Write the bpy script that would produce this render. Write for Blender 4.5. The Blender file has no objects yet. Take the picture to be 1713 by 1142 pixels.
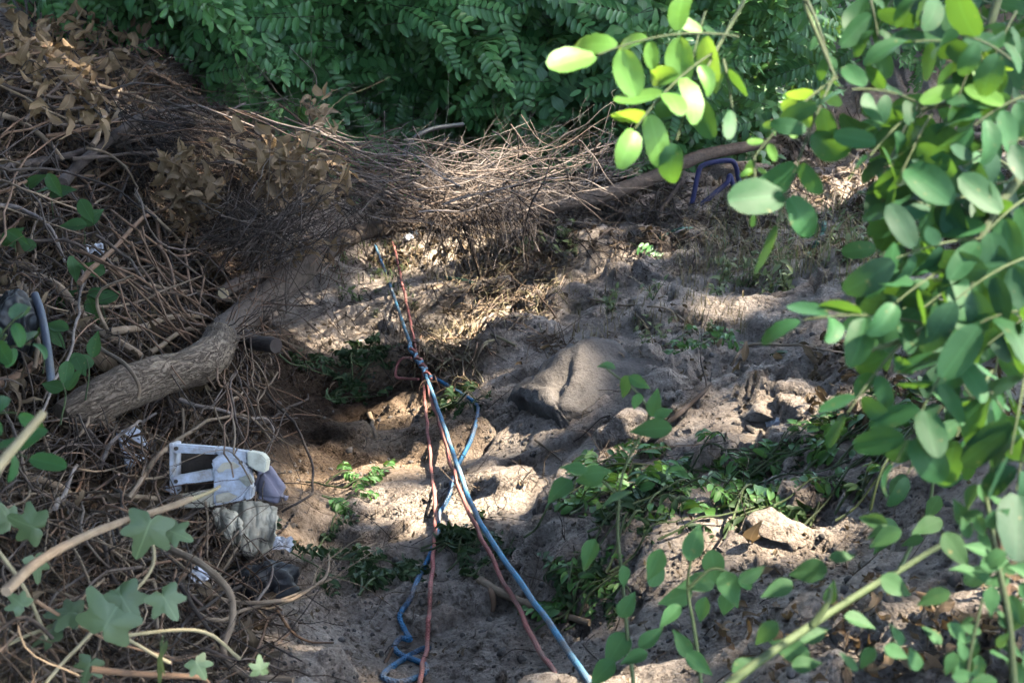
import bpy, math, random
import numpy as np
from mathutils import Vector, Matrix, Quaternion

random.seed(7)
rng = np.random.default_rng(7)
R = math.radians
scene = bpy.context.scene
C = scene.collection

# ------------------------------------------------------------------ camera, sky, sun, exposure
CAM = np.array([0.0, 0.0, 2.6]); PITCH = R(28.0); HFOV = R(40.0)
cam_data = bpy.data.cameras.new('camera')
cam = bpy.data.objects.new('camera', cam_data); C.objects.link(cam)
cam.location = CAM.tolist(); cam.rotation_euler = (R(90) - PITCH, 0, 0)
cam_data.sensor_width = 36.0; cam_data.angle = HFOV
cam_data.clip_start = 0.05; cam_data.clip_end = 300.0
cam_data.dof.use_dof = True; cam_data.dof.focus_distance = 3.1; cam_data.dof.aperture_fstop = 13.0
scene.camera = cam

SUN_EL, SUN_AZ = R(52.0), R(84.0)          # azimuth clockwise from +Y: over the bank
SUN = np.array([math.cos(SUN_EL) * math.sin(SUN_AZ), math.cos(SUN_EL) * math.cos(SUN_AZ), math.sin(SUN_EL)])
world = bpy.data.worlds.new('World'); scene.world = world; world.use_nodes = True
wn = world.node_tree
sky = wn.nodes.new('ShaderNodeTexSky'); sky.sky_type = 'NISHITA'; sky.sun_disc = False
sky.sun_elevation = SUN_EL; sky.sun_rotation = SUN_AZ; sky.air_density = 1.0; sky.dust_density = 1.5; sky.ozone_density = 1.0
bg = wn.nodes['Background']; bg.inputs['Strength'].default_value = 0.15
wn.links.new(sky.outputs[0], bg.inputs[0])
sun_data = bpy.data.lights.new('sun', 'SUN'); sun_data.energy = 3.8; sun_data.angle = R(1.1); sun_data.color = (1.0, 0.93, 0.82)
sun = bpy.data.objects.new('sun', sun_data); C.objects.link(sun)
sun.rotation_euler = Vector(SUN.tolist()).to_track_quat('Z', 'Y').to_euler()
scene.view_settings.view_transform = 'Standard'; scene.view_settings.look = 'None'
scene.view_settings.exposure = 3.4; scene.view_settings.gamma = 1.0
scene.view_settings.use_white_balance = True; scene.view_settings.white_balance_temperature = 7000; scene.view_settings.white_balance_tint = 6   # camera balanced for open shade
scene.cycles.max_bounces = 4; scene.cycles.diffuse_bounces = 0; scene.cycles.transmission_bounces = 2; scene.cycles.adaptive_threshold = 0.03
scene.cycles.use_denoising = True

# ------------------------------------------------------------------ helpers: space
FPX = 856.5 / math.tan(HFOV / 2)
FWD = np.array([0, math.cos(PITCH), -math.sin(PITCH)]); UP = np.array([0, math.sin(PITCH), math.cos(PITCH)]); RIGHT = np.array([1.0, 0, 0])
def ray(px, py):
    px = np.asarray(px, float)[..., None]; py = np.asarray(py, float)[..., None]
    return FWD + RIGHT * (px - 856.5) / FPX + UP * (571 - py) / FPX
def at(px, py, d):
    """point seen at picture position (px, py), d metres along the view axis"""
    return CAM + ray(px, py) * np.asarray(d, float)[..., None]

# ------------------------------------------------------------------ helpers: noise (numpy gradient noise)
_perm = rng.permutation(512)
def _h(ix, iy, iz):
    return _perm[(_perm[(_perm[ix & 511] + iy) & 511] + iz) & 511]
_g = rng.normal(size=(512, 3)); _g /= np.linalg.norm(_g, axis=1)[:, None]
def pnoise(p):
    p = np.asarray(p, float); i = np.floor(p).astype(int); f = p - i; u = f * f * f * (f * (f * 6 - 15) + 10)
    out = 0
    for dx in (0, 1):
        for dy in (0, 1):
            for dz in (0, 1):
                g = _g[_h(i[..., 0] + dx, i[..., 1] + dy, i[..., 2] + dz)]
                d = f - np.array([dx, dy, dz])
                w = (u[..., 0] if dx else 1 - u[..., 0]) * (u[..., 1] if dy else 1 - u[..., 1]) * (u[..., 2] if dz else 1 - u[..., 2])
                out = out + w * (g * d).sum(-1)
    return out
def n2(x, y, s, z=0.0):
    return pnoise(np.stack([x * s, y * s, np.full_like(x, z)], -1))

# ------------------------------------------------------------------ helpers: meshes
class MB:
    """collects geometry; every add() may carry uvs (per vertex) and a material slot"""
    def __init__(s): s.v = []; s.l = []; s.n = []; s.m = []; s.uv = []; s.nv = 0
    def add(s, v, faces, mi=0, uv=None):
        v = np.asarray(v, float).reshape(-1, 3); f = np.asarray(faces, int)
        s.v.append(v); s.l.append((f + s.nv).ravel()); s.n.append(np.full(len(f), f.shape[1])); s.m.append(np.full(len(f), mi))
        s.uv.append(np.zeros((len(v), 2)) if uv is None else np.asarray(uv, float)); s.nv += len(v)
        return s
    def mesh(s, name, mats, smooth=True):
        me = bpy.data.meshes.new(name)
        v = np.concatenate(s.v); l = np.concatenate(s.l); n = np.concatenate(s.n); m = np.concatenate(s.m); uv = np.concatenate(s.uv)
        me.vertices.add(len(v)); me.vertices.foreach_set('co', v.astype(np.float32).ravel())
        me.loops.add(len(l)); me.loops.foreach_set('vertex_index', l.astype(np.int32))
        me.polygons.add(len(n)); st = np.concatenate([[0], np.cumsum(n)[:-1]])
        me.polygons.foreach_set('loop_start', st.astype(np.int32))
        for x in (mats if isinstance(mats, (list, tuple)) else [mats]): me.materials.append(x)
        me.polygons.foreach_set('material_index', m.astype(np.int32))
        me.polygons.foreach_set('use_smooth', np.full(len(n), smooth))
        ul = me.uv_layers.new(name='uv'); ul.data.foreach_set('uv', uv[l].astype(np.float32).ravel())
        me.update(calc_edges=True)
        return me
    def build(s, name, mats, parent=None, smooth=True):
        return obj(name, s.mesh(name, mats, smooth), parent)
def obj(name, me, parent=None, loc=None, mat=None):
    o = bpy.data.objects.new(name, me); C.objects.link(o)
    if parent is not None: o.parent = parent
    if mat is not None: o.matrix_local = mat
    elif loc is not None: o.location = [float(t) for t in loc]
    return o
def tag(o, label, cat, group=None, kind=None):
    if label: o['label'] = label
    if cat: o['category'] = cat
    if group: o['group'] = group
    if kind: o['kind'] = kind
    return o
def thing(name, label, cat, loc, group=None):
    e = bpy.data.objects.new(name, None); C.objects.link(e); e.empty_display_size = 0.05
    e.location = [float(t) for t in loc]
    return tag(e, label, cat, group)
def unit(a):
    a = np.asarray(a, float); return a / (np.linalg.norm(a, axis=-1, keepdims=True) + 1e-12)
def spline(pts, k=6):
    """Catmull-Rom through rows of pts"""
    p = np.asarray(pts, float)
    if len(p) < 3:
        t = np.linspace(0, 1, k * (len(p) - 1) + 1)[:, None]; return p[0] * (1 - t) + p[-1] * t
    q = np.vstack([2 * p[0] - p[1], p, 2 * p[-1] - p[-2]]); out = []
    t = np.linspace(0, 1, k, endpoint=False)[:, None]
    for i in range(1, len(q) - 2):
        a, b, c, d = q[i - 1], q[i], q[i + 1], q[i + 2]
        out.append(0.5 * (2 * b + (c - a) * t + (2 * a - 5 * b + 4 * c - d) * t ** 2 + (3 * b - a - 3 * c + d) * t ** 3))
    return np.vstack(out + [p[-1:]])
def tube(mb, pts, rad, sides=5, mi=0, cap=True, rough=0.0, rscale=30.0):
    p = np.asarray(pts, float); n = len(p)
    r = np.broadcast_to(np.asarray(rad, float), (n,)) if np.ndim(rad) else np.full(n, float(rad))
    t = unit(np.gradient(p, axis=0))
    a = np.array([0, 0, 1.0]) if abs(t[0][2]) < 0.9 else np.array([1.0, 0, 0])
    u = unit(a - t[0] * (a @ t[0])); us = []
    for i in range(n):
        u = unit(u - t[i] * (u @ t[i])); us.append(u)
    us = np.array(us); ws = np.cross(t, us)
    th = np.linspace(0, 2 * np.pi, sides, endpoint=False)
    rr = r[:, None] * np.ones(sides)
    ringdir = us[:, None] * np.cos(th)[None, :, None] + ws[:, None] * np.sin(th)[None, :, None]
    if rough:
        q = p[:, None] + ringdir * rr[..., None]
        rr = rr * (1 + rough * (pnoise(q * rscale) + 0.6 * pnoise(q * rscale * 2.7 + 9)))
    v = (p[:, None] + ringdir * rr[..., None]).reshape(-1, 3)
    L = np.concatenate([[0], np.cumsum(np.linalg.norm(np.diff(p, axis=0), axis=1))])
    uv = np.stack(np.broadcast_arrays(th[None] / (2 * np.pi), L[:, None]), -1).reshape(-1, 2)
    i = np.arange(n - 1)[:, None] * sides; j = np.arange(sides)[None]; k = (j + 1) % sides
    f = np.stack([i + j, i + k, i + sides + k, i + sides + j], -1).reshape(-1, 4)
    mb.add(v, f, mi, uv)
    if cap:
        for e, base in ((0, 0), (n - 1, (n - 1) * sides)):
            ring = v[base:base + sides]; c = ring.mean(0)
            vv = np.vstack([ring, c]); ff = [[x, (x + 1) % sides, sides] for x in range(sides)]
            if e == 0: ff = [q[::-1] for q in ff]
            mb.add(vv, ff, mi, np.zeros((sides + 1, 2)) - 1)
def frame(x, up):
    """rotation matrix rows->cols with local X along x and local Z near up"""
    x = unit(x); z = unit(np.asarray(up, float) - x * (np.asarray(up, float) @ x)); y = np.cross(z, x)
    return np.stack([x, y, z], 1)
def M4(rot, loc, s=1.0):
    m = np.eye(4); m[:3, :3] = np.asarray(rot) * s; m[:3, 3] = loc; return Matrix(m.tolist())
def rand_rot():
    q = rng.normal(size=4); q /= np.linalg.norm(q); return np.array(Quaternion(q.tolist()).to_matrix())

# ------------------------------------------------------------------ materials
def nt(name):
    m = bpy.data.materials.new(name); m.use_nodes = True; t = m.node_tree; t.nodes.clear()
    out = t.nodes.new('ShaderNodeOutputMaterial'); return m, t, out
def node(t, kind, **kw):
    n = t.nodes.new(kind)
    for k, v in kw.items():
        if hasattr(n, k): setattr(n, k, v)
        else: n.inputs[k.replace('_', ' ')].default_value = v
    return n
def ramp(t, fac, stops, interp='LINEAR'):
    n = t.nodes.new('ShaderNodeValToRGB'); n.color_ramp.interpolation = interp
    while len(n.color_ramp.elements) < len(stops): n.color_ramp.elements.new(0.5)
    for e, (p, c) in zip(n.color_ramp.elements, stops):
        e.position = p; e.color = (*c, 1) if len(c) == 3 else c
    t.links.new(fac, n.inputs[0]); return n.outputs[0]
def mix(t, fac, a, b, mode='MIX'):
    n = t.nodes.new('ShaderNodeMix'); n.data_type = 'RGBA'; n.blend_type = mode
    for s, x in ((0, fac), (6, a), (7, b)):
        if hasattr(x, 'is_linked'): t.links.new(x, n.inputs[s])
        elif s == 0: n.inputs[0].default_value = x
        else: n.inputs[s].default_value = (*x, 1)
    return n.outputs[2]
def mathn(t, op, a, b=0.0):
    n = t.nodes.new('ShaderNodeMath'); n.operation = op
    for s, x in ((0, a), (1, b)):
        if hasattr(x, 'is_linked'): t.links.new(x, n.inputs[s])
        else: n.inputs[s].default_value = x
    return n.outputs[0]
def noise(t, scale, vec=None, detail=4.0, rough=0.6, dist=0.0):
    n = t.nodes.new('ShaderNodeTexNoise'); n.inputs['Scale'].default_value = scale; n.inputs['Detail'].default_value = detail
    n.inputs['Roughness'].default_value = rough; n.inputs['Distortion'].default_value = dist
    if vec is not None: t.links.new(vec, n.inputs['Vector'])
    return n.outputs[0]
def bump(t, h, strength, dist):
    n = t.nodes.new('ShaderNodeBump'); n.inputs['Strength'].default_value = strength; n.inputs['Distance'].default_value = dist
    t.links.new(h, n.inputs['Height']); return n.outputs[0]
def gpos(t): return t.nodes.new('ShaderNodeNewGeometry').outputs['Position']
def principled(t, out, col, rough=0.7, nrm=None, spec=0.3, **kw):
    b = t.nodes.new('ShaderNodeBsdfPrincipled')
    if hasattr(col, 'is_linked'): t.links.new(col, b.inputs['Base Color'])
    else: b.inputs['Base Color'].default_value = (*col, 1)
    if hasattr(rough, 'is_linked'): t.links.new(rough, b.inputs['Roughness'])
    else: b.inputs['Roughness'].default_value = rough
    b.inputs['Specular IOR Level'].default_value = spec
    if nrm is not None: t.links.new(nrm, b.inputs['Normal'])
    t.links.new(b.outputs[0], out.inputs[0]); return b
def soil_mat():
    m, t, out = nt('soil'); p = gpos(t)
    big = noise(t, 1.3, p, 5, 0.6); mid = noise(t, 9, p, 6, 0.65); fine = noise(t, 90, p, 6, 0.7); gr = noise(t, 420, p, 3, 0.7)
    c = ramp(t, mid, [(0.25, (0.205, 0.158, 0.128)), (0.45, (0.345, 0.278, 0.234)), (0.6, (0.455, 0.376, 0.320)), (0.8, (0.55, 0.465, 0.40))])
    # freshly dug browner earth along the gully floor; shade painted dark under the heap
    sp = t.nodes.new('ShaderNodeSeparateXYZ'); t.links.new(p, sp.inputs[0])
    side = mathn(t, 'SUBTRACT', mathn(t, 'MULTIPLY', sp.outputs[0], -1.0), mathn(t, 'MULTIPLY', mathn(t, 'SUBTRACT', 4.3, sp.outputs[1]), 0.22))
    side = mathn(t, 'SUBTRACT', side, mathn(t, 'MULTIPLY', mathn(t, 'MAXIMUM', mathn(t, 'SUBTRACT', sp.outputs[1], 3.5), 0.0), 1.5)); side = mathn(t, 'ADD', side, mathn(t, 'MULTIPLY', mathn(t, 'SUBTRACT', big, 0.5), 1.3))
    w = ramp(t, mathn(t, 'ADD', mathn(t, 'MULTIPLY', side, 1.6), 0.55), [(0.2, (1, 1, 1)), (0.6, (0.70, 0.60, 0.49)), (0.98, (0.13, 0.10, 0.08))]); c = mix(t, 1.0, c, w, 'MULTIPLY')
    c = mix(t, 1.0, c, ramp(t, fine, [(0.3, (0.42, 0.39, 0.37)), (0.5, (0.92, 0.92, 0.92)), (0.72, (1.25, 1.23, 1.2))]), 'MULTIPLY')
    c = mix(t, ramp(t, gr, [(0.66, (0, 0, 0)), (0.72, (0.6, 0.6, 0.6))]), c, (0.40, 0.34, 0.28))
    c = mix(t, ramp(t, noise(t, 260, p, 2), [(0.27, (0.75, 0.75, 0.75)), (0.33, (0, 0, 0))]), c, (0.055, 0.040, 0.030))
    def crumbs(sc):
        v = t.nodes.new('ShaderNodeTexVoronoi'); v.inputs['Scale'].default_value = sc; v.inputs['Randomness'].default_value = 1.0
        wv = t.nodes.new('ShaderNodeVectorMath'); wv.operation = 'ADD'; nz = t.nodes.new('ShaderNodeTexNoise'); nz.inputs['Scale'].default_value = sc * 0.8; t.links.new(p, nz.inputs['Vector'])
        sv = t.nodes.new('ShaderNodeVectorMath'); sv.operation = 'SCALE'; sv.inputs['Scale'].default_value = 0.8 / sc; t.links.new(nz.outputs['Color'], sv.inputs[0])
        t.links.new(p, wv.inputs[0]); t.links.new(sv.outputs[0], wv.inputs[1]); t.links.new(wv.outputs[0], v.inputs['Vector']); return mathn(t, 'SUBTRACT', 1.0, v.outputs['Distance'])
    c1, c2 = crumbs(75.0), crumbs(210.0)
    mk = ramp(t, noise(t, 5, p, 3), [(0.35, (0.15, 0.15, 0.15)), (0.6, (1, 1, 1))])
    h = mathn(t, 'ADD', mathn(t, 'MULTIPLY', fine, 0.8), mathn(t, 'MULTIPLY', gr, 0.35)); h = mathn(t, 'ADD', h, mathn(t, 'MULTIPLY', mathn(t, 'ADD', c1, mathn(t, 'MULTIPLY', c2, 0.5)), mathn(t, 'MULTIPLY', mk, 0.9)))
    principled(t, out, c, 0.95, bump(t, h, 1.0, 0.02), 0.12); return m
def rock_mat(name, dark, light):
    m, t, out = nt(name); p = gpos(t)
    a = noise(t, 16, p, 8, 0.7); b = noise(t, 130, p, 4)
    c = ramp(t, a, [(0.3, dark), (0.65, light)]); c = mix(t, 0.5, c, ramp(t, b, [(0.3, dark), (0.7, light)]))
    principled(t, out, c, 0.92, bump(t, mathn(t, 'ADD', a, mathn(t, 'MULTIPLY', b, 0.4)), 0.7, 0.012), 0.15); return m
def leaf_mat(name, dark, light, trans, tfac=0.35, rough=0.42, spec=0.5, brown=None):
    m, t, out = nt(name); g = t.nodes.new('ShaderNodeNewGeometry'); rnd = g.outputs['Random Per Island']
    oi = t.nodes.new('ShaderNodeObjectInfo').outputs['Random']
    f = mathn(t, 'ADD', mathn(t, 'MULTIPLY', rnd, 0.6), mathn(t, 'MULTIPLY', oi, 0.4))
    c = ramp(t, f, [(0.1, dark), (0.9, light)])
    n = noise(t, 60, g.outputs['Position'], 4); c = mix(t, mathn(t, 'MULTIPLY', n, 0.35), c, tuple(x * 0.6 for x in dark))
    if brown: c = mix(t, ramp(t, f, [(0.90, (0, 0, 0)), (0.97, (1, 1, 1))]), c, brown)
    # midrib and side veins from the leaf's own uv
    uv = t.nodes.new('ShaderNodeUVMap').outputs[0]; sp = t.nodes.new('ShaderNodeSeparateXYZ'); t.links.new(uv, sp.inputs[0])
    rib = mathn(t, 'LESS_THAN', mathn(t, 'ABSOLUTE', sp.outputs[0]), 0.014)
    c = mix(t, mathn(t, 'MULTIPLY', rib, 0.22), c, tuple(min(1, x * 1.6 + 0.01) for x in light))
    spots = mathn(t, 'MULTIPLY', ramp(t, noise(t, 150, g.outputs['Position'], 3), [(0.66, (0, 0, 0)), (0.72, (1, 1, 1))]), mathn(t, 'GREATER_THAN', rnd, 0.55)); c = mix(t, mathn(t, 'MULTIPLY', spots, 0.6), c, (0.16, 0.12, 0.05))
    b = t.nodes.new('ShaderNodeBsdfPrincipled'); t.links.new(c, b.inputs['Base Color']); b.inputs['Roughness'].default_value = rough; b.inputs['Specular IOR Level'].default_value = spec
    t.links.new(bump(t, mathn(t, 'MULTIPLY', n, 3.0), 0.2, 0.001), b.inputs['Normal'])
    tr = t.nodes.new('ShaderNodeBsdfTranslucent'); t.links.new(mix(t, 0.45, c, trans), tr.inputs[0])
    mx = t.nodes.new('ShaderNodeMixShader'); mx.inputs[0].default_value = tfac
    t.links.new(b.outputs[0], mx.inputs[1]); t.links.new(tr.outputs[0], mx.inputs[2]); t.links.new(mx.outputs[0], out.inputs[0]); return m
def wood_mat(name, dark, light, ridge=0.0, scale=40.0, rough=0.85, spec=0.2):
    m, t, out = nt(name); uv = t.nodes.new('ShaderNodeUVMap').outputs[0]
    g = t.nodes.new('ShaderNodeNewGeometry'); oi = t.nodes.new('ShaderNodeObjectInfo').outputs['Random']; isl = g.outputs['Random Per Island']
    mp = t.nodes.new('ShaderNodeMapping'); mp.inputs['Scale'].default_value = (7.0, scale * 0.28, 1); t.links.new(uv, mp.inputs[0])
    a = noise(t, 2.0, mp.outputs[0], 6, 0.65, 0.6); b = noise(t, scale, g.outputs['Position'], 5, 0.65)
    f = mathn(t, 'ADD', mathn(t, 'MULTIPLY', a, 0.5), mathn(t, 'MULTIPLY', b, 0.5))
    c = ramp(t, f, [(0.32, dark), (0.62, light)])
    tone = ramp(t, mathn(t, 'ADD', mathn(t, 'MULTIPLY', oi, 0.5), mathn(t, 'MULTIPLY', isl, 0.5)), [(0.1, (0.55, 0.52, 0.5)), (0.5, (1, 0.97, 0.94)), (0.9, (1.35, 1.3, 1.28))])
    c = mix(t, 1.0, c, tone, 'MULTIPLY')
    h = mathn(t, 'ADD', mathn(t, 'MULTIPLY', a, 1.0), mathn(t, 'MULTIPLY', b, 0.5))
    principled(t, out, c, rough, bump(t, h, 0.8 if ridge else 0.5, ridge or 0.003), spec); return m
def bark_mat():
    m, t, out = nt('bark'); uv = t.nodes.new('ShaderNodeUVMap').outputs[0]; p = gpos(t)
    mp = t.nodes.new('ShaderNodeMapping'); mp.inputs['Scale'].default_value = (13.0, 11.0, 1); t.links.new(uv, mp.inputs[0])
    n1 = noise(t, 1.4, mp.outputs[0], 5, 0.6, 1.5); r1 = mathn(t, 'ABSOLUTE', mathn(t, 'SUBTRACT', n1, 0.5))
    crack = ramp(t, r1, [(0.0, (0, 0, 0)), (0.045, (0.75, 0.75, 0.75)), (0.12, (1, 1, 1))])
    b = noise(t, 130, p, 5, 0.7); big = noise(t, 7, p, 4)
    c = ramp(t, b, [(0.3, (0.125, 0.092, 0.070)), (0.55, (0.225, 0.172, 0.132)), (0.75, (0.31, 0.25, 0.20))])
    c = mix(t, 1.0, c, ramp(t, big, [(0.35, (0.72, 0.70, 0.68)), (0.6, (1.08, 1.05, 1.0))]), 'MULTIPLY')
    c = mix(t, crack, (0.07, 0.050, 0.038), c)
    h = mathn(t, 'ADD', crack, mathn(t, 'MULTIPLY', b, 0.45))
    principled(t, out, c, 0.9, bump(t, h, 0.85, 0.007), 0.15); return m
def rope_mat(name, dark, light, dirt=(0.20, 0.15, 0.115)):
    m, t, out = nt(name); uv = t.nodes.new('ShaderNodeUVMap').outputs[0]; p = gpos(t)
    sp = t.nodes.new('ShaderNodeSeparateXYZ'); t.links.new(uv, sp.inputs[0])
    a = mathn(t, 'SINE', mathn(t, 'ADD', mathn(t, 'MULTIPLY', sp.outputs[0], 6.2832 * 4), mathn(t, 'MULTIPLY', sp.outputs[1], 900.0)))
    b = mathn(t, 'SINE', mathn(t, 'SUBTRACT', mathn(t, 'MULTIPLY', sp.outputs[0], 6.2832 * 4), mathn(t, 'MULTIPLY', sp.outputs[1], 900.0)))
    w = mathn(t, 'MAXIMUM', a, b)
    c = ramp(t, mathn(t, 'ADD', mathn(t, 'MULTIPLY', w, 0.35), 0.5), [(0.25, dark), (0.75, light)])
    c = mix(t, ramp(t, noise(t, 14, p, 6, 0.7), [(0.42, (0, 0, 0)), (0.64, (0.8, 0.8, 0.8))]), c, dirt)
    principled(t, out, c, 0.75, bump(t, w, 0.6, 0.0015), 0.25); return m
def plastic_mat(name, col, dirt, amount=0.5, rough=0.45, scale=18):
    m, t, out = nt(name); p = gpos(t)
    n = noise(t, scale, p, 7, 0.7); n2_ = noise(t, scale * 9, p, 4)
    f = ramp(t, n, [(0.62 - amount * 0.3, (0, 0, 0)), (0.82 - amount * 0.2, (0.85, 0.85, 0.85))])
    c = mix(t, f, col, dirt); c = mix(t, mathn(t, 'MULTIPLY', n2_, 0.3), c, tuple(x * 0.55 for x in col))
    principled(t, out, c, mathn(t, 'ADD', mathn(t, 'MULTIPLY', n, 0.35), rough - 0.1), bump(t, n2_, 0.25, 0.003), 0.4); return m
MAT = dict(
    soil=soil_mat(), rock=rock_mat('clay_rock', (0.062, 0.053, 0.048), (0.145, 0.125, 0.113)), pale=rock_mat('dry_clay', (0.25, 0.205, 0.175), (0.46, 0.40, 0.345)),
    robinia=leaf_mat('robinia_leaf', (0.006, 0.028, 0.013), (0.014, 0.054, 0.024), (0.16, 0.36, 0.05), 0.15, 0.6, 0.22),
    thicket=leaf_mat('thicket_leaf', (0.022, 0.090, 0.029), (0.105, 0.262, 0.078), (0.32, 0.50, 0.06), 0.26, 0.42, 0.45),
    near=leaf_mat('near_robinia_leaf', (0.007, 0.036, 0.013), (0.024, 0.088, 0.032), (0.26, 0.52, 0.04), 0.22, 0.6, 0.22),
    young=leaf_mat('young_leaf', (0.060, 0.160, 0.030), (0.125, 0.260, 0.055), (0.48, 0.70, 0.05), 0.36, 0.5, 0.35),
    wilt=leaf_mat('wilting_leaf', (0.016, 0.036, 0.014), (0.046, 0.088, 0.030), (0.12, 0.18, 0.04), 0.14, 0.6, 0.3),
    cut=leaf_mat('cut_leaf', (0.026, 0.085, 0.020), (0.110, 0.245, 0.056), (0.25, 0.42, 0.05), 0.2, 0.5, 0.4),
    sapling=leaf_mat('sapling_leaf', (0.016, 0.054, 0.020), (0.044, 0.115, 0.045), (0.26, 0.44, 0.08), 0.24, 0.68, 0.16),
    ivy=leaf_mat('ivy_leaf', (0.030, 0.056, 0.024), (0.105, 0.145, 0.074), (0.30, 0.42, 0.12), 0.12, 0.5, 0.4),
    bramble=leaf_mat('bramble_leaf', (0.012, 0.038, 0.014), (0.036, 0.088, 0.032), (0.22, 0.40, 0.08), 0.2, 0.65, 0.2),
    dead=leaf_mat('dead_leaf', (0.085, 0.050, 0.028), (0.31, 0.212, 0.130), (0.50, 0.30, 0.12), 0.2, 0.7, 0.2),
    litter=leaf_mat('leaf_litter', (0.045, 0.029, 0.018), (0.19, 0.138, 0.090), (0.35, 0.22, 0.10), 0.1, 0.8, 0.15),
    straw=leaf_mat('dry_grass', (0.17, 0.125, 0.070), (0.40, 0.32, 0.20), (0.5, 0.4, 0.2), 0.2, 0.7, 0.2),
    weed=leaf_mat('weed_leaf', (0.075, 0.105, 0.042), (0.215, 0.240, 0.110), (0.35, 0.42, 0.12), 0.25, 0.6, 0.3),
    bark=bark_mat(), shadebark=wood_mat('shaded_bark', (0.030, 0.023, 0.019), (0.092, 0.070, 0.056), 0.006, 60.0),  # second bark is darkened to carry the upper trunk's shade
    twig=wood_mat('dry_twig', (0.030, 0.022, 0.018), (0.120, 0.090, 0.075)),
    grey=wood_mat('grey_twig', (0.075, 0.062, 0.057), (0.230, 0.192, 0.174)),
    vine=wood_mat('brown_vine', (0.070, 0.040, 0.027), (0.185, 0.115, 0.076)),
    tan=wood_mat('tan_branch', (0.090, 0.062, 0.042), (0.235, 0.175, 0.125)),
    darkwood=wood_mat('dark_branch', (0.020, 0.015, 0.013), (0.066, 0.051, 0.045)),
    cutwood=wood_mat('cut_wood', (0.42, 0.30, 0.17), (0.62, 0.48, 0.31)),
    cane=wood_mat('dry_cane', (0.150, 0.122, 0.072), (0.275, 0.235, 0.150)),
    greenstem=wood_mat('green_stem', (0.022, 0.034, 0.012), (0.060, 0.086, 0.030), 0, 40, 0.6, 0.35),
    blue=rope_mat('blue_rope', (0.030, 0.125, 0.230), (0.085, 0.255, 0.400)),
    deepblue=rope_mat('deep_blue_rope', (0.014, 0.070, 0.160), (0.040, 0.165, 0.310)),
    red=rope_mat('red_rope', (0.240, 0.062, 0.054), (0.500, 0.172, 0.150)),
    white=plastic_mat('white_plastic', (0.58, 0.61, 0.69), (0.24, 0.18, 0.125), 0.8, 0.45, 34),
    panelgrey=plastic_mat('greyed_plastic', (0.34, 0.36, 0.43), (0.20, 0.16, 0.13), 0.35, 0.5, 26),
    cream=plastic_mat('yellowed_plastic', (0.60, 0.56, 0.44), (0.22, 0.16, 0.11), 0.4),
    foam=plastic_mat('grey_foam', (0.230, 0.205, 0.250), (0.13, 0.11, 0.11), 0.4, 0.9, 30),
    sack=plastic_mat('muddy_sack', (0.56, 0.48, 0.36), (0.17, 0.125, 0.085), 0.6, 0.85, 26),
    blackplastic=plastic_mat('black_plastic', (0.012, 0.012, 0.015), (0.05, 0.04, 0.035), 0.3, 0.45),
    greyplastic=plastic_mat('slate_plastic', (0.050, 0.058, 0.080), (0.10, 0.085, 0.07), 0.4, 0.4),
    navy=plastic_mat('navy_foam_tube', (0.020, 0.022, 0.080), (0.08, 0.07, 0.075), 0.35, 0.7),
    greenhose=plastic_mat('green_hose', (0.010, 0.090, 0.055), (0.10, 0.09, 0.07), 0.3, 0.4),
    darkin=plastic_mat('shadow_inside', (0.060, 0.046, 0.036), (0.10, 0.075, 0.055), 0.5, 0.9),  # brown tone stands in for the shadow inside the crate
)

# ------------------------------------------------------------------ ground
ctrl = [  # picture position and distance of points on the bare ground
    (480, 1142, 2.25), (700, 1142, 2.2), (950, 1142, 2.05), (1250, 1142, 1.75), (1500, 1142, 1.55), (1700, 1142, 1.45),
    (600, 960, 2.75), (800, 960, 2.62), (1000, 960, 2.45), (1250, 930, 2.25), (1500, 880, 2.15), (1700, 850, 2.0),
    (540, 850, 3.15), (700, 830, 3.10), (860, 830, 2.95), (1050, 800, 2.85), (1250, 770, 2.75), (1500, 730, 2.5), (1700, 700, 2.25),
    (520, 740, 3.60), (680, 720, 3.60), (850, 700, 3.45), (1000, 680, 3.20), (1250, 640, 3.2), (1500, 600, 2.98), (1700, 560, 2.78),
    (520, 640, 4.15), (680, 610, 4.20), (850, 590, 4.10), (980, 570, 3.80), (1250, 530, 3.85), (1500, 490, 3.65), (1700, 450, 3.45),
    (560, 540, 4.75), (700, 520, 4.80), (850, 500, 4.75), (1020, 470, 4.50), (1250, 430, 4.6), (1500, 390, 4.5), (1700, 350, 4.25),
    (650, 420, 5.65), (850, 390, 5.65), (1050, 360, 5.55), (1250, 320, 5.7), (1500, 270, 5.75), (1700, 240, 5.5),
    (600, 290, 6.5), (900, 280, 6.6), (1200, 240, 6.9), (1500, 180, 7.4), (1700, 150, 7.5), (700, 160, 7.6), (1100, 120, 8.0),
    # heap side
    (440, 1050, 2.35), (420, 930, 2.55), (300, 1050, 2.05), (250, 900, 2.25), (120, 1100, 1.75), (80, 950, 1.95), (0, 1142, 1.6),
    (440, 820, 2.95), (300, 760, 2.75), (130, 780, 2.45), (0, 760, 2.3), (440, 680, 3.72), (350, 620, 3.35), (180, 600, 3.05), (0, 560, 2.95),
    (470, 560, 4.65), (385, 470, 4.15), (240, 450, 3.7), (60, 420, 3.5), (530, 430, 5.5), (400, 340, 4.7), (180, 300, 4.3), (20, 280, 4.1),
    (450, 270, 5.6), (250, 180, 5.3), (50, 130, 5.0), (300, 80, 6.3), (80, 20, 6.0)]
cp = np.array([at(a, b, d) for a, b, d in ctrl])
ring = []
for ang in np.linspace(0, 2 * np.pi, 16, endpoint=False):
    for rad, z in ((11, 1.0), (22, 1.2)): ring.append((rad * math.sin(ang), 3.5 + rad * math.cos(ang), z))
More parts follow.
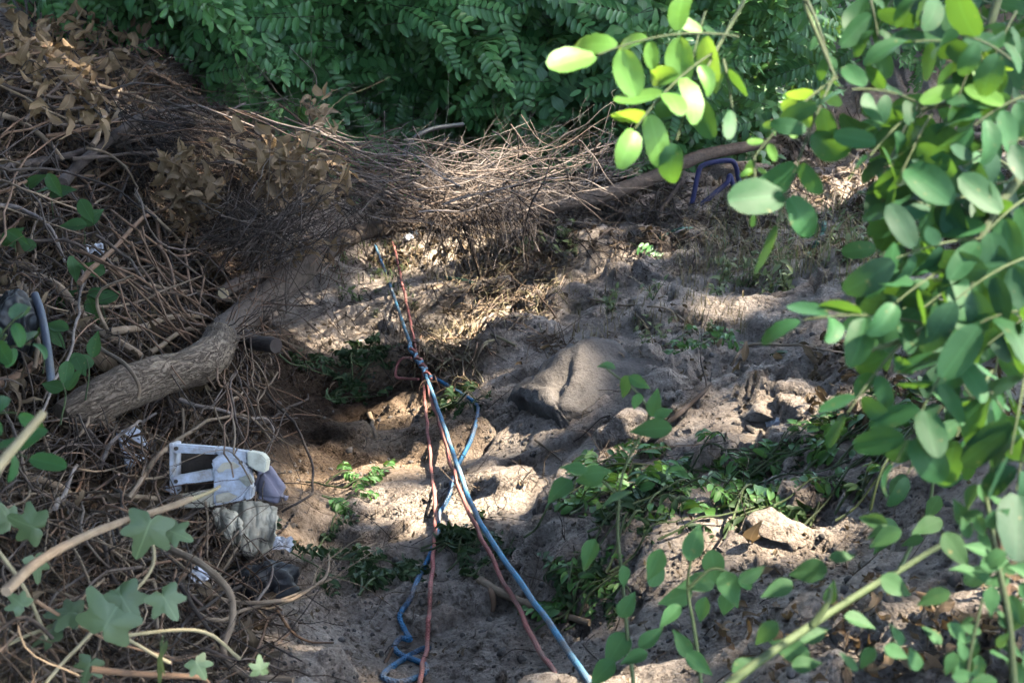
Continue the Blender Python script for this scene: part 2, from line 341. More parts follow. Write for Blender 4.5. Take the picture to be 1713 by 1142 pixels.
ring += [(0, -0.3, 1.15), (-1.5, -0.5, 1.3), (1.5, -0.5, 1.4), (0, -3, 1.1), (-3.2, 2.5, 1.7), (-3.4, 5, 1.4), (3.2, 2.5, 1.9), (3.6, 5.0, 1.35), (3.4, 8, 1.2), (-2.5, 8, 1.0)]
cp = np.vstack([cp, np.array(ring)])
def _tps(r): return np.where(r > 1e-9, r * r * np.log(r + 1e-12), 0.0)
_n = len(cp); _K = _tps(np.linalg.norm(cp[:, None, :2] - cp[None, :, :2], axis=-1)) + np.eye(_n) * 0.02
_Pm = np.hstack([np.ones((_n, 1)), cp[:, :2]]); _A = np.block([[_K, _Pm], [_Pm.T, np.zeros((3, 3))]])
_w = np.linalg.solve(_A, np.concatenate([cp[:, 2], np.zeros(3)]))
def base_h(x, y):
    out = _w[_n] + _w[_n + 1] * x + _w[_n + 2] * y
    for i in range(_n): out = out + _w[i] * _tps(np.hypot(x - cp[i, 0], y - cp[i, 1]))
    return out
def stretch(lo, hi, step, far):
    a = np.arange(lo, hi, step); o = []; s = step; q = hi
    while q < far: o.append(q); s *= 1.35; q += s
    o = np.array(o)
    return np.concatenate([(lo - (o - hi) - step)[::-1], a, o])
gx = stretch(-2.4, 2.4, 0.0095, 45); gy = stretch(1.15, 6.9, 0.0095, 45)
X, Y = np.meshgrid(gx, gy)
Z = base_h(X, Y)
rr = np.hypot(X, Y - 3.5); far = np.clip((rr - 12) / 6, 0, 1)
Z = Z * (1 - far) + 1.1 * far
fine = np.clip((6.5 - np.hypot(X, Y - 3.2)) / 1.5, 0, 1)
wx = X + 0.06 * n2(X, Y, 5, 1); wy = Y + 0.06 * n2(X, Y, 5, 2)
rid = 1 - np.abs(n2(wx, wy, 3.2, 3)) * 2
Z += fine * (0.085 * n2(wx, wy, 2.1, 4) + 0.05 * n2(wx, wy, 4.6, 5) + 0.028 * (rid - 0.6))
lump = np.clip(n2(wx, wy, 11, 6) + 0.12, 0, 1); lump2 = np.clip(n2(wx, wy, 24, 7) + 0.05, 0, 1)
rough_m = np.clip(0.6 + 1.6 * n2(X, Y, 1.4, 8), 0.15, 1.3)
Z += fine * rough_m * (0.042 * lump ** 1.3 + 0.026 * lump2 + 0.024 * np.clip(n2(wx, wy, 42, 19) + 0.1, 0, 1) + 0.016 * np.clip(n2(X, Y, 64, 9), -0.2, 1) + 0.007 * n2(X, Y, 100, 29) - 0.03 * np.clip(np.abs(n2(wx, wy, 7.5, 33)) * -8 + 0.5, 0, 1) - 0.05 * np.clip(n2(wx, wy, 17, 21) - 0.22, 0, 1))
# ledges: broken edges of drier crust
q = n2(wx, wy, 2.6, 12) + 0.35 * n2(wx, wy, 9, 13); led = np.clip((q - 0.08) / 0.05, 0, 1); Z += fine * 0.035 * led
q = n2(wx, wy, 4.2, 15) + 0.3 * n2(wx, wy, 14, 16); led = np.clip((q - 0.15) / 0.04, 0, 1); Z += fine * 0.022 * led
# terraced breaks in the dry crust: short steep faces between flatter treads
tt_ = Z / 0.062 + 0.9 * n2(wx, wy, 3.0, 51) + 0.35 * n2(wx, wy, 11, 52); fr_ = tt_ - np.floor(tt_); sm = np.clip((fr_ - 0.36) / 0.16, 0, 1); sm = sm * sm * (3 - 2 * sm)
mask = fine * np.clip((X - 0.0) * 2.5 + 0.35, 0.15, 1) * np.clip(0.55 + 2.2 * n2(X, Y, 1.9, 53), 0, 1); Z += mask * 0.062 * (np.floor(tt_) + sm - tt_) * 0.85
nx, ny = len(gx), len(gy)
i = np.arange(ny - 1)[:, None] * nx + np.arange(nx - 1)[None]
gm = MB().add(np.stack([X, Y, Z], -1).reshape(-1, 3), np.stack([i, i + 1, i + nx + 1, i + nx], -1).reshape(-1, 4))
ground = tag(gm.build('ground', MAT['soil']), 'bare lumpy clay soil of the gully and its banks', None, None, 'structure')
def Hz(x, y):
    x = np.asarray(x, float); y = np.asarray(y, float)
    a = np.clip(np.searchsorted(gx, x) - 1, 0, nx - 2); b = np.clip(np.searchsorted(gy, y) - 1, 0, ny - 2)
    u = (x - gx[a]) / (gx[a + 1] - gx[a]); v = (y - gy[b]) / (gy[b + 1] - gy[b])
    return (Z[b, a] * (1 - u) + Z[b, a + 1] * u) * (1 - v) + (Z[b + 1, a] * (1 - u) + Z[b + 1, a + 1] * u) * v
def _march(px, py):
    d = ray(px, py); t = np.full(len(px), 0.85); act = np.arange(len(px))
    for _ in range(330):
        p = CAM + d[act] * t[act][:, None]; below = p[:, 2] <= Hz(p[:, 0], p[:, 1]); act = act[~below]
        if not len(act): break
        t[act] += 0.032
    lo = t - 0.032; hi = t.copy()
    for _ in range(6):
        mid = (lo + hi) / 2; p = CAM + d * mid[:, None]; below = p[:, 2] <= Hz(p[:, 0], p[:, 1]); hi = np.where(below, mid, hi); lo = np.where(below, lo, mid)
    return hi
_gu = np.arange(-120, 1840, 8.0); _gv = np.arange(-120, 1270, 8.0); _U, _V = np.meshgrid(_gu, _gv); _D = _march(_U.ravel(), _V.ravel()).reshape(_U.shape)
def gdepth(px, py):
    a = np.clip((np.asarray(px, float) + 120) / 8, 0, len(_gu) - 1.001); b = np.clip((np.asarray(py, float) + 120) / 8, 0, len(_gv) - 1.001)
    i = a.astype(int); j = b.astype(int); u = a - i; v = b - j
    return (_D[j, i] * (1 - u) + _D[j, i + 1] * u) * (1 - v) + (_D[j + 1, i] * (1 - u) + _D[j + 1, i + 1] * u) * v
def G(px, py, lift=0.0):
    """the ground point seen at picture position (px, py), drawn lift metres towards the viewer"""
    px = np.asarray(px, float); py = np.asarray(py, float); t = gdepth(px, py) - lift
    return CAM + ray(px, py) * np.asarray(t)[..., None]
def gnormal(x, y, e=0.04):
    return unit(np.stack([-(Hz(x + e, y) - Hz(x - e, y)) / (2 * e), -(Hz(x, y + e) - Hz(x, y - e)) / (2 * e), np.ones_like(np.asarray(x, float))], -1))
def gpath(pix, lift=0.0, k=6):
    a = np.array([p[:2] for p in pix], float); s = spline(np.c_[a, np.array([p[2] if len(p) > 2 else lift for p in pix])], k)
    return G(s[:, 0], s[:, 1], s[:, 2])
def dpath(pix, k=6):
    s = spline(np.array(pix, float), k); return at(s[:, 0], s[:, 1], s[:, 2])
#SPLIT
AUTO = []      # repeats whose labels are worded at the end, from their look and the nearest landmark
# ------------------------------------------------------------------ leaf shapes
def hw_oval(t): return np.sqrt(np.clip(1 - (2 * t - 1) ** 2, 0, 1))
def hw_ovate(t): return np.clip(np.sin(np.pi * t ** 0.72), 0, 1) * (1 - 0.25 * t) * 1.1
def blade(nl=4, w=0.5, fold=0.18, curl=0.15, shape=hw_oval, wav=0.0, twist=0.0, ncol=3, tear=0.0):
    t = np.linspace(0, 1, nl + 1); tt = 0.02 + 0.96 * t; s = np.linspace(-1, 1, ncol)
    T, S = np.meshgrid(t, s, indexing='ij'); hw = shape(tt)[:, None] * w / 2 + 0.004
    if tear: hw = hw * (1 + tear * rng.normal(size=(nl + 1, 1)))
    x = T * np.cos(curl * T * 1.2); y = S * hw; z = fold * np.abs(S) * hw * 2 - curl * T ** 2
    if wav: z = z + wav * rng.normal(size=z.shape) * 0.5 * np.abs(S)
    a = twist * T; y, z = y * np.cos(a) - z * np.sin(a), y * np.sin(a) + z * np.cos(a)
    v = np.stack([x, y, z], -1).reshape(-1, 3); uv = np.stack([S * hw, T], -1).reshape(-1, 2)
    i = np.arange(nl)[:, None] * ncol + np.arange(ncol - 1)[None]
    return v, np.stack([i, i + ncol, i + ncol + 1, i + 1], -1).reshape(-1, 4), uv
def compound_layout(pairs, droop=0.3, ll=0.24, spread=1.15, jitter=0.15, limp=0.0):
    """rachis points and the leaflet frames (rot, loc, scale) of a feathery leaf of length 1 along +X"""
    t = np.linspace(0, 1, 9); path = np.stack([t * (1 - 0.12 * droop), 0.05 * rng.normal() * t ** 2, -droop * t ** 1.8], -1)
    lf = []
    for i in range(pairs):
        u = 0.22 + 0.76 * i / pairs; p = np.array([np.interp(u, t, path[:, k]) for k in range(3)])
        tan = unit(np.array([1, 0, -droop * 1.8 * u ** 0.8]))
        for sg in (-1, 1):
            d = tan * math.cos(spread) + np.array([0, sg, 0]) * math.sin(spread) + rng.normal(size=3) * jitter + np.array([0, 0, -0.12 - limp * (0.5 + rng.random())])
            up = np.array([0, -0.25 * sg, 1]) + rng.normal(size=3) * (jitter * 1.6 + limp * 0.4)
            lf.append((frame(d, up), p, ll * (0.85 + 0.3 * rng.random()) * (0.8 + 0.4 * math.sin(math.pi * (0.15 + 0.8 * u)))))
    d = unit(np.array([1, 0, -droop * 1.8])) + rng.normal(size=3) * jitter; lf.append((frame(d, [0.1, 0.1, 1]), path[-1], ll))
    return path, lf
def add_blade(mb, geo, rot, loc, s, mi=0):
    v, f, uv = geo; mb.add((v * s) @ np.asarray(rot).T + loc, f, mi, uv)
def compound_mb(pairs, nl, droop, ll, w, limp=0.0, jitter=0.15, rachis=True, ncol=3):
    mb = MB(); path, lf = compound_layout(pairs, droop, ll, 1.15, jitter, limp)
    if rachis: tube(mb, path, np.linspace(0.008, 0.004, 9), 3, 1, cap=False)
    for rot, loc, s in lf:
        add_blade(mb, blade(nl, w, 0.12 + 0.1 * rng.random() + limp * 0.5, 0.1 + 0.15 * rng.random() + limp * 0.6 * rng.random(), ncol=ncol), rot, loc, s)
    return mb
def bank(n, leafmat, stem, *a, **k):
    return [compound_mb(*a, **k).mesh('leaf', [leafmat, stem]) for _ in range(n)]
class Scatter:
    """many copies of light templates joined into one mesh"""
    def __init__(s, templates): s.t = templates; s.mb = MB()
    def put(s, rot, loc, sc=1.0):
        t = s.t[rng.integers(len(s.t))]
        for v, l, n, m, uv in t: s.mb.add((v * sc) @ np.asarray(rot).T + loc, l, m, uv)
def tmpl(mb):
    out = []; off = 0
    for v, l, n, m, uv in zip(mb.v, mb.l, mb.n, mb.m, mb.uv):
        out.append((v, (l - off).reshape(len(n), n[0]), n, int(m[0]), uv)); off += len(v)
    return out
LEAF_T = [bank(6, MAT['thicket'], MAT['greenstem'], 9, 5, dr, 0.165, 0.42, jitter=0.07) for dr in (0.1, 0.35)]
LEAF_T = LEAF_T[0] + LEAF_T[1]
LOW_T = [tmpl(compound_mb(6, 2, dr, 0.24, 0.60, rachis=False, ncol=2)) for dr in (0.1, 0.3, 0.5, 0.3)]

# ------------------------------------------------------------------ thicket of robinia behind the gully: each bush a thing
def bush(label, px, d, width, ztop, depth, n_front, n_in, leaf_len=0.27, front_only=False):
    b = at(px, 300, d); x0, y0 = b[0], b[1]; z0 = float(Hz(x0, y0))
    e = thing('robinia_bush', label, 'bush', (x0, y0, z0), 'robinia bushes behind the gully')
    O = np.array([x0, y0, z0])
    for k in range(4):
        mb = MB(); top = np.array([rng.normal() * width * 0.3, rng.random() * depth * 0.6, (ztop - z0) * (0.75 + 0.25 * rng.random())])
        s0 = np.array([rng.normal() * 0.1, 0.15 + rng.random() * 0.2, -0.05]); pts = spline([s0, s0 * 0.5 + top * 0.5 + rng.normal(size=3) * 0.08, top], 8)
        tube(mb, pts, np.linspace(0.016, 0.005, len(pts)), 5); mb.build('stem', MAT['vine'], e)
    def spot(front):
        th = rng.uniform(-1, 1); h = rng.uniform(0, 1) ** (0.8)
        prof = math.sqrt(max(0.05, 1 - abs(th) ** 2.2)) * (0.75 + 0.45 * math.sin(3.1 * th + 9 * h + px))
        yf = -depth * 0.5 * prof; y = yf - 0.12 + rng.exponential(0.16) if front else yf + rng.uniform(0.08, depth)
        return np.array([th * width / 2, y + 0.10 * pnoise(np.array([th * 4, h * 5, px * 0.1])) * 2, 0.04 + h * (ztop - z0) * (1 - 0.12 * th * th)])
    got = 0; tries = 0
    while got < n_front and tries < n_front * 6:
        tries += 1; p = spot(True); w = O + p
        rel = w - CAM; dd = rel @ FWD; py = 571 - FPX * (rel @ UP) / dd; pxx = 856.5 + FPX * rel[0] / dd
        if py < -60 or w[2] < float(Hz(w[0], w[1])) + 0.05: continue
        an = rng.choice([-0.35, math.pi + 0.35, -1.4]) + rng.normal() * 0.45; dirv = np.array([math.cos(an), -0.30 + rng.normal() * 0.25, 0.75 * math.sin(an) + 0.12])
        up = np.array([rng.normal() * 0.25, -0.8, 0.75]) + rng.normal(size=3) * 0.16
        s = leaf_len * rng.uniform(0.75, 1.25)
        obj('leaf', LEAF_T[rng.integers(len(LEAF_T))], e, mat=M4(frame(dirv, up), p - unit(dirv) * s * 0.6, s)); got += 1
    sc = Scatter(LOW_T)
    for _ in range(n_in):
        p = spot(False); dirv = np.array([rng.normal(), -0.5 + rng.normal() * 0.6, rng.normal() * 0.5])
        sc.put(frame(dirv, np.array([0, -0.2, 1]) + rng.normal(size=3) * 0.3), p, leaf_len * rng.uniform(0.8, 1.3))
    f = sc.mb.build('foliage', [MAT['thicket'], MAT['greenstem']], e); f['kind'] = 'stuff'
    return e
bush('dense green robinia bush rising behind the brown withered leaves', 330, 6.3, 1.15, 2.3, 1.1, 210, 650)
bush('dense green robinia bush behind the black bent hose', 560, 6.6, 1.1, 2.3, 1.2, 210, 650)
bush('dense green robinia bush behind the middle of the grey brushwood', 790, 6.7, 1.1, 2.4, 1.2, 220, 650)
bush('dense green robinia bush behind the tips of the brushwood', 1010, 6.7, 1.0, 2.3, 1.2, 200, 600)
bush('feathery robinia bush above the bent navy tube', 1190, 6.9, 0.9, 2.0, 1.0, 170, 450, 0.22)
bush('low robinia bush spilling down behind the trunk end', 1100, 6.35, 0.75, 1.0, 0.5, 120, 220, 0.2)
bush('distant small leaved bush in deep shade beyond the hanging bough', 1390, 8.3, 2.0, 2.2, 1.2, 160, 600, 0.2)
bush('distant small leaved bush mostly hidden by the hanging bough', 1680, 8.6, 2.2, 2.3, 1.2, 120, 500, 0.2)
bush('far shaded bush showing through the withered leaves', 60, 7.4, 2.2, 2.3, 1.4, 90, 800, 0.24)

# ------------------------------------------------------------------ unseen tall robinia; crown shaped to lay shade and sun patches on the gully
SUNNY = [  # places where the crown is opened to let sun through: picture position, distance (0 = on the ground), radius
    (745, 578, 0, .09), (800, 548, 0, .08), (855, 505, 0, .05), (742, 832, 0, .06), (700, 868, 0, .03), (620, 700, 0, .04), (690, 690, 0, .04),
    (500, 785, 0, .06), (570, 792, 0, .03), (815, 725, 0, .05), (770, 745, 0, .03), (1335, 692, 0, .02), (1200, 555, 0, .01),
    (1050, 435, 0, .03), (960, 410, 0, .02), (705, 480, 0, .07), (680, 430, 0, .14), (770, 400, 0, .08), (620, 510, 0, .12), (560, 560, 0, .08),
    (1400, 310, 0, .14), (1560, 290, 0, .10), (1255, 905, 0, .0), (1130, 850, 0, .01),
    (1080, 90, 1.08, .11), (1180, 75, 1.1, .06), (1075, 200, 1.05, .06), (1290, 370, 1.05, .03), (1255, 260, 1.06, .03), (1690, 390, 1.0, .05), (1580, 150, 1.05, .05), (1640, 560, 1.0, .04),
    (330, 305, 4.2, .06), (480, 280, 4.2, .07), (90, 60, 5.0, .02), (450, 100, 6.0, .10), (900, 20, 6.2, .12), (560, 40, 6.2, .10), (720, 110, 6.3, .09), (830, 60, 6.3, .10), (1000, 110, 6.3, .10), (380, 30, 6.0, .09), (640, 170, 6.3, .07), (1120, 200, 6.4, .12), (1200, 230, 6.5, .12), (1180, 60, 6.6, .15), (1340, 520, 1.0, .03), (1450, 600, 1.0, .03), (1600, 230, 1.0, .03), (1320, 60, 8.2, .3), (1250, 20, 8.2, .3), (20, 350, 5.0, .06)]
sp_p = np.array([G(a, b) if d == 0 else at(a, b, d) for a, b, d, r in SUNNY]); sp_r = np.array([s[3] for s in SUNNY])
def crown(n):
    tx = rng.uniform(-3.3, 3.8, n); ty = rng.uniform(-1.2, 8.6, n); tt = rng.uniform(4.6, 7.4, n)
    p = np.stack([tx, ty, np.full(n, 0.9)], -1) + SUN * tt[:, None]
    rel = p[:, None] - sp_p[None]; along = rel @ SUN; dist = np.linalg.norm(rel - along[..., None] * SUN, axis=-1)
    keep = (dist > sp_r[None] * 0.9 + 0.10 + 0.03 * rng.normal(size=(n, 1))).all(1) & (n2(tx, ty, 1.1, 40) < 0.65)
    keep &= rng.random(n) < np.where((np.abs(tx - 0.2) < 0.32) & (np.abs(ty - 2.95) < 0.45), 1.0, np.where(((tx > 0.15) & (ty < 4.8)) | ((tx > -0.7) & (ty < 2.6)), 0.52, np.where(ty > 5.4, 0.5, 1.0)))   # crown thinned to light the bank and thicket, kept dense to shade the boulder
    return p[keep]
tb = np.array([5.8, 4.2, 0.0]); tb[2] = Hz(tb[0], tb[1])
tree = thing('shade_robinia', 'tall unseen robinia over the gully beside the bank, crown cut to place sun patches', 'tree', tb)
mb = MB(); tpts = spline([(0, 0, -0.1), (-0.1, 0.05, 1.6), (-0.5, -0.1, 3.2), (-1.1, -0.2, 4.8), (-1.9, -0.3, 6.0)], 8); tube(mb, tpts, np.linspace(0.17, 0.06, len(tpts)), 10, 0, True, 0.08, 9)
mb.build('trunk', MAT['bark'], tree)
for k in range(9):
    s0 = tpts[12 + k * 2]; e1 = np.array([rng.uniform(-4.2, 1.0), rng.uniform(-2.6, 3.0), rng.uniform(4.2, 6.2)])
    pts = spline([s0, s0 * 0.5 + e1 * 0.5 + np.array([0, 0, 0.3]), e1], 8); mb = MB(); tube(mb, pts, np.linspace(0.05, 0.012, len(pts)), 6); mb.build('branch', MAT['bark'], tree)
sc = Scatter([tmpl(compound_mb(6, 2, dr, 0.36, 0.75, rachis=False, ncol=2)) for dr in (0.1, 0.4, 0.3)])
for p in crown(19000):
    s_ = rng.uniform(0.17, 0.25); fr_ = frame(rng.normal(size=3) * [1, 1, 0.4], np.array([0, 0, 1]) + rng.normal(size=3) * 0.35); sc.put(fr_, p - tb - fr_[:, 0] * s_ * 0.5, s_)
f = sc.mb.build('foliage', [MAT['thicket'], MAT['greenstem']], tree); f['kind'] = 'stuff'

tb2 = np.array([-4.6, 2.2, 0.0]); tb2[2] = Hz(tb2[0], tb2[1])  # unseen tree added to block sky light and darken the heap side
shade_tree = thing('shade_robinia', 'tall unseen robinia added behind the brush heap to darken it', 'tree', tb2)
mb = MB(); tpts = spline([(0, 0, -0.1), (0.1, 0.05, 1.6), (0.2, -0.1, 3.2), (0.5, -0.2, 5.2)], 8); tube(mb, tpts, np.linspace(0.16, 0.06, len(tpts)), 10, 0, True, 0.08, 9); mb.build('trunk', MAT['bark'], shade_tree)
for k in range(7):
    s0 = tpts[8 + k * 2]; e1 = np.array([rng.uniform(-1.5, 2.2), rng.uniform(-5, 3.0), rng.uniform(2.6, 5.2)]); pts = spline([s0, s0 * 0.5 + e1 * 0.5 + np.array([0, 0, 0.3]), e1], 8); mb = MB(); tube(mb, pts, np.linspace(0.05, 0.012, len(pts)), 6); mb.build('branch', MAT['bark'], shade_tree)
for _ in range(2600):
    an = rng.uniform(-1.15, 0.9); rd = rng.uniform(4.0, 5.4); el = rng.uniform(-0.1, 1.05) ** 1.0 * 0.95   # leaf shell blocking the sky round the heap's side
    p = np.array([-math.cos(an) * rd * math.cos(el) + 0.3, 1.2 + math.sin(an) * rd * math.cos(el), 1.6 + rd * math.sin(el)])
    if p[1] > 3.2 and p[0] > -3.0: continue
    s_ = rng.uniform(.3, .45); sc2 = globals().setdefault('sc2', Scatter(sc.t)); sc2.put(frame(rng.normal(size=3) * [1, 1, .5], rng.normal(size=3) * .5 + [0, 0, 1]), p - tb2, s_)
for _ in range(3400):   # added low foliage that deepens the shade on the heap
    p = np.array([rng.uniform(-3.6, -0.95), rng.uniform(0.2, 5.0), rng.uniform(3.5, 4.9)])
    sc2.put(frame(rng.normal(size=3) * [1, 1, .4], rng.normal(size=3) * .4 + [0, 0, 1]), p - tb2, rng.uniform(.25, .38))
f = sc2.mb.build('foliage', [MAT['thicket'], MAT['greenstem']], shade_tree); f['kind'] = 'stuff'

# ------------------------------------------------------------------ rocks and clods
def rock_mesh(name, sx, sy, sz, mat, seed, amp=0.28, freq=1.6, sub=4, cuts=None):
    import bmesh
    bm = bmesh.new(); bmesh.ops.create_icosphere(bm, subdivisions=sub, radius=1.0)
    co = np.array([v.co[:] for v in bm.verts])
    cell = np.round(co * 1.3 + seed) ; off = pnoise(co * freq + seed * 7.3) * amp * 1.2 + pnoise(co * freq * 14 + seed) * 0.05 + pnoise(co * freq * 2.6 + seed) * amp * 0.45 + pnoise(co * freq * 7 + seed) * amp * 0.14
    # flattened facets
    for nrm, lim in (cuts or []):
        nrm = unit(nrm); co = co - nrm * (np.clip(co @ nrm - lim, 0, None) * 0.92)[:, None]
    for k in range(0 if cuts else 16):
        nrm = unit(np.random.default_rng(seed * 31 + k).normal(size=3)); lim = 0.45 + 0.35 * np.random.default_rng(seed * 17 + k).random()
        dd = co @ nrm; over = np.clip(dd - lim, 0, None); co = co - nrm * (over * 0.85)[:, None]
    co = co * (1 + off)[:, None] * [sx, sy, sz]
    for v, c in zip(bm.verts, co): v.co = c
    me = bpy.data.meshes.new(name); bm.to_mesh(me); bm.free(); me.materials.append(mat)
    me.polygons.foreach_set('use_smooth', np.ones(len(me.polygons), bool)); return me
def rock(name, label, cat, px, py, size, mat, seed, rotz=0.0, sink=0.35, group=None, amp=0.28, tilt=0.0, cuts=None):
    p = G(px, py); o = obj(name, rock_mesh(name, *size, mat, seed, amp, 1.6, 5 if cuts else 4, cuts), None, p + np.array([0, 0, size[2] * (0.5 - sink)])); o.rotation_euler = (tilt, 0.2 * rng.normal(), rotz)
    return tag(o, label, cat, group)
rock('boulder', 'large smooth grey boulder set in the bank above the slack blue rope', 'boulder', 985, 668, (0.20, 0.21, 0.16), MAT['rock'], 3, 0.25, 0.72, None, 0.26, 0.0, [((0.25, -0.35, 0.9), 0.50), ((-0.95, -0.25, 0.1), 0.55), ((-0.2, -0.9, 0.35), 0.62), ((0.6, -0.6, 0.5), 0.66), ((-0.5, 0.2, 0.8), 0.62)])
rock('stone', 'rounded clay stone between the grey boulder and the curled dead leaves', 'stone', 1120, 650, (0.07, 0.06, 0.05), MAT['soil'], 5, 0.2, 0.42)
rock('stone', 'overhanging flat grey stone above the cut foliage end', 'stone', 1310, 900, (0.07, 0.06, 0.028), MAT['soil'], 9, 0.1, 0.1)
rock('stone', 'pale dry clod on the ridge near the twisted dead leaves', 'stone', 1280, 690, (0.07, 0.06, 0.045), MAT['soil'], 15, 0.6, 0.45)
rock('stone', 'grey clay lump below the boulder by the bank', 'stone', 1050, 720, (0.08, 0.07, 0.06), MAT['soil'], 23, 0.9, 0.45)
rock('stone', 'sunlit tan stone at the loop of the slack blue rope', 'stone', 866, 690, (0.035, 0.03, 0.03), MAT['soil'], 29, 0.2, 0.42)
clod_t = []
for k in range(6):
    me = rock_mesh('c', 1, 0.85, 0.7, MAT['pale'], 50 + k, 0.35, 1.5, 1); v = np.zeros(len(me.vertices) * 3); me.vertices.foreach_get('co', v)
    fl = np.zeros(len(me.loops), int); me.loops.foreach_get('vertex_index', fl); clod_t.append([(v.reshape(-1, 3), fl.reshape(-1, 3), [3], 0, None)]); bpy.data.meshes.remove(me)
# single clods that can be picked out, then the crumbs
cl_mesh = [rock_mesh('clod', 1, 0.85, 0.7, MAT['soil'], 60 + k, 0.35, 1.5, 3) for k in range(6)]
n = 70; px = rng.uniform(480, 1713, n); py = rng.uniform(440, 1142, n); P = G(px, py)
for p, x_, y_ in zip(P, px, py):
    s = float(np.clip(rng.lognormal(math.log(0.012), 0.45), 0.007, 0.035)); o = obj('clod', cl_mesh[rng.integers(6)], None, p + [0, 0, s * 0.15]); o.scale = (s, s * rng.uniform(0.7, 1.2), s * rng.uniform(0.6, 1)); o.rotation_euler = rng.uniform(-3, 3, 3).tolist()
    AUTO.append((o, p, 'clod'))
sc = Scatter(clod_t); scd = Scatter(clod_t); n = 9500; px = rng.uniform(420, 1713, n); py = 330 + 812 * rng.random(n) ** 0.8; P = G(px, py)
dens = n2(P[:, 0], P[:, 1], 2.2, 77)
for p, q in zip(P, dens):
    if q > -0.15: (sc if rng.random() < .7 else scd).put(rand_rot(), p, float(np.clip(rng.lognormal(math.log(0.0036), 0.6), 0.0015, 0.016)))
tag(scd.mb.build('gravel', MAT['rock']), 'dark grit strewn over the slope', None, None, 'stuff'); tag(sc.mb.build('gravel', MAT['soil']), 'crumbs of dry clay strewn over the slope', None, None, 'stuff')
#SPLIT
# ------------------------------------------------------------------ fallen trunk bridging the gully
def wob(pts, amp, freq):
    s = rng.uniform(0, 99, 3); p = np.asarray(pts, float)
    return p + amp * 2 * np.stack([pnoise(p * freq + s), pnoise(p * freq + s + 31.7), pnoise(p * freq + s + 67.1)], -1)
def ends(t, at0, at1): return np.array([at0, at1])
tp = [(108, 704, 2.48, .037), (135, 690, 2.50, .041), (200, 652, 2.57, .041), (285, 624, 2.70, .038), (335, 608, 2.82, .040), (360, 586, 3.0, .039), (374, 558, 3.3, .039), (415, 526, 3.6, .040), (470, 480, 3.85, .041), (525, 434, 4.1, .040), (590, 394, 4.4, .030),
      (700, 372, 4.75, .026), (850, 356, 5.1, .029), (1000, 328, 5.4, .030), (1100, 294, 5.62, .029), (1170, 262, 5.8, .027), (1290, 238, 6.1, .022)]
s = spline(np.array(tp), 12); tpath = at(s[:, 0], s[:, 1], s[:, 2])
tr = thing('fallen_trunk', 'thick fallen trunk with furrowed bark bridging the gully', 'trunk', tpath[0])
kb = 12 * 5 + 8  # past this bend the trunk's shade is painted as a darker bark
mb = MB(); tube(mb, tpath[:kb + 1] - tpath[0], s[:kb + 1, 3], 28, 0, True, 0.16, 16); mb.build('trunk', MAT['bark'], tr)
mb = MB(); tube(mb, tpath[kb - 1:] - tpath[0], s[kb - 1:, 3] * 0.985, 20, 0, True, 0.2, 18); o = mb.build('upper_trunk', MAT['shadebark'], tr); o['label'] = 'upper trunk running under the brushwood, bark coloured darker as in shade'
def stub(pix, r0, r1, label, matn='twig'):
    pts = dpath(pix) - tpath[0]; mb = MB(); rad = np.linspace(r0, r1, len(pts)); tube(mb, pts, rad, 10, 0, True, 0.15, 30); o = mb.build('branch_stub', MAT[matn], tr); o['label'] = label
    if r1 > .018: return
    d = unit(pts[-1] - pts[-2]); m2 = MB(); tube(m2, [pts[-1], pts[-1] + d * 0.004], r1 * 0.9, 10); m2.build('cut_face', MAT['cutwood'], o)
stub([(470, 455, 4.0), (425, 466, 3.85), (390, 478, 3.72), (374, 490, 3.66)], .021, .016, 'sawn side branch with a pale cut end')
stub([(400, 560, 3.4), (430, 572, 3.3), (462, 578, 3.25)], .020, .0185, 'short stub pointing to the gully', 'darkwood')
stub([(720, 372, 4.75), (650, 384, 4.62), (612, 384, 4.55)], .018, .014, 'pale cut branch below the brushwood', 'tan')

# ------------------------------------------------------------------ branches
def branch_geo(pts, r0, r1, sides=5, nside=0, slen=0.2, depth=1, amp=0.01, freq=6, mi=0, mb=None, spread=0.6):
    mb = mb or MB(); p = wob(pts, amp, freq); n = len(p); rad = np.linspace(r0, r1, n); tube(mb, p, rad, sides, mi, True, 0.15 if sides > 5 else 0, 40)
    tan = unit(np.gradient(p, axis=0))
    for _ in range(nside):
        i = int(rng.integers(n // 5, n)); d = unit(tan[i] * rng.uniform(0.6, 1.0) + rng.normal(size=3) * spread); L = slen * rng.uniform(0.4, 1.3)
        b = p[i]; c = b + d * L * 0.5 + rng.normal(size=3) * L * 0.08; e = b + d * L + unit(tan[i]) * L * 0.15 + rng.normal(size=3) * L * 0.12
        r = max(rad[i] * rng.uniform(0.4, 0.7), 0.0011)
        if depth > 1: branch_geo(spline([b, c, e], 5), r, r * 0.45, 4, 2, L * 0.55, depth - 1, amp * 0.5, freq * 2, mi, mb, spread)
        else: tube(mb, wob(spline([b, c, e], 4), amp * 0.6, freq * 2), np.linspace(r, r * 0.4, 9), 3, mi, False)
    return mb
def branch(name, label, cat, pts, r0, r1, matn, group=None, **k):
    pts = np.asarray(pts); mb = branch_geo(pts - pts[0], r0, r1, **k); o = mb.build(name, MAT[matn]); o.location = pts[0].tolist()
    if group: AUTO.append((o, pts, name, r0, matn))
    return tag(o, label, cat, group)
def B(label, pix, rpx, matn, name='dead_branch', lift=None, d=None, **k):
    """a named branch along picture positions; each position carries its lift off the heap, or its distance when d"""
    pts = dpath(pix, 6) if d else gpath(pix, 0.0, 6); dep = float(np.mean((pts - CAM) @ FWD)); r = rpx / FPX * dep
    k.setdefault('sides', 8 if rpx > 5 else 5); return branch(name, label, 'branch', pts, r, r * k.pop('taper', 0.6), matn, **k)
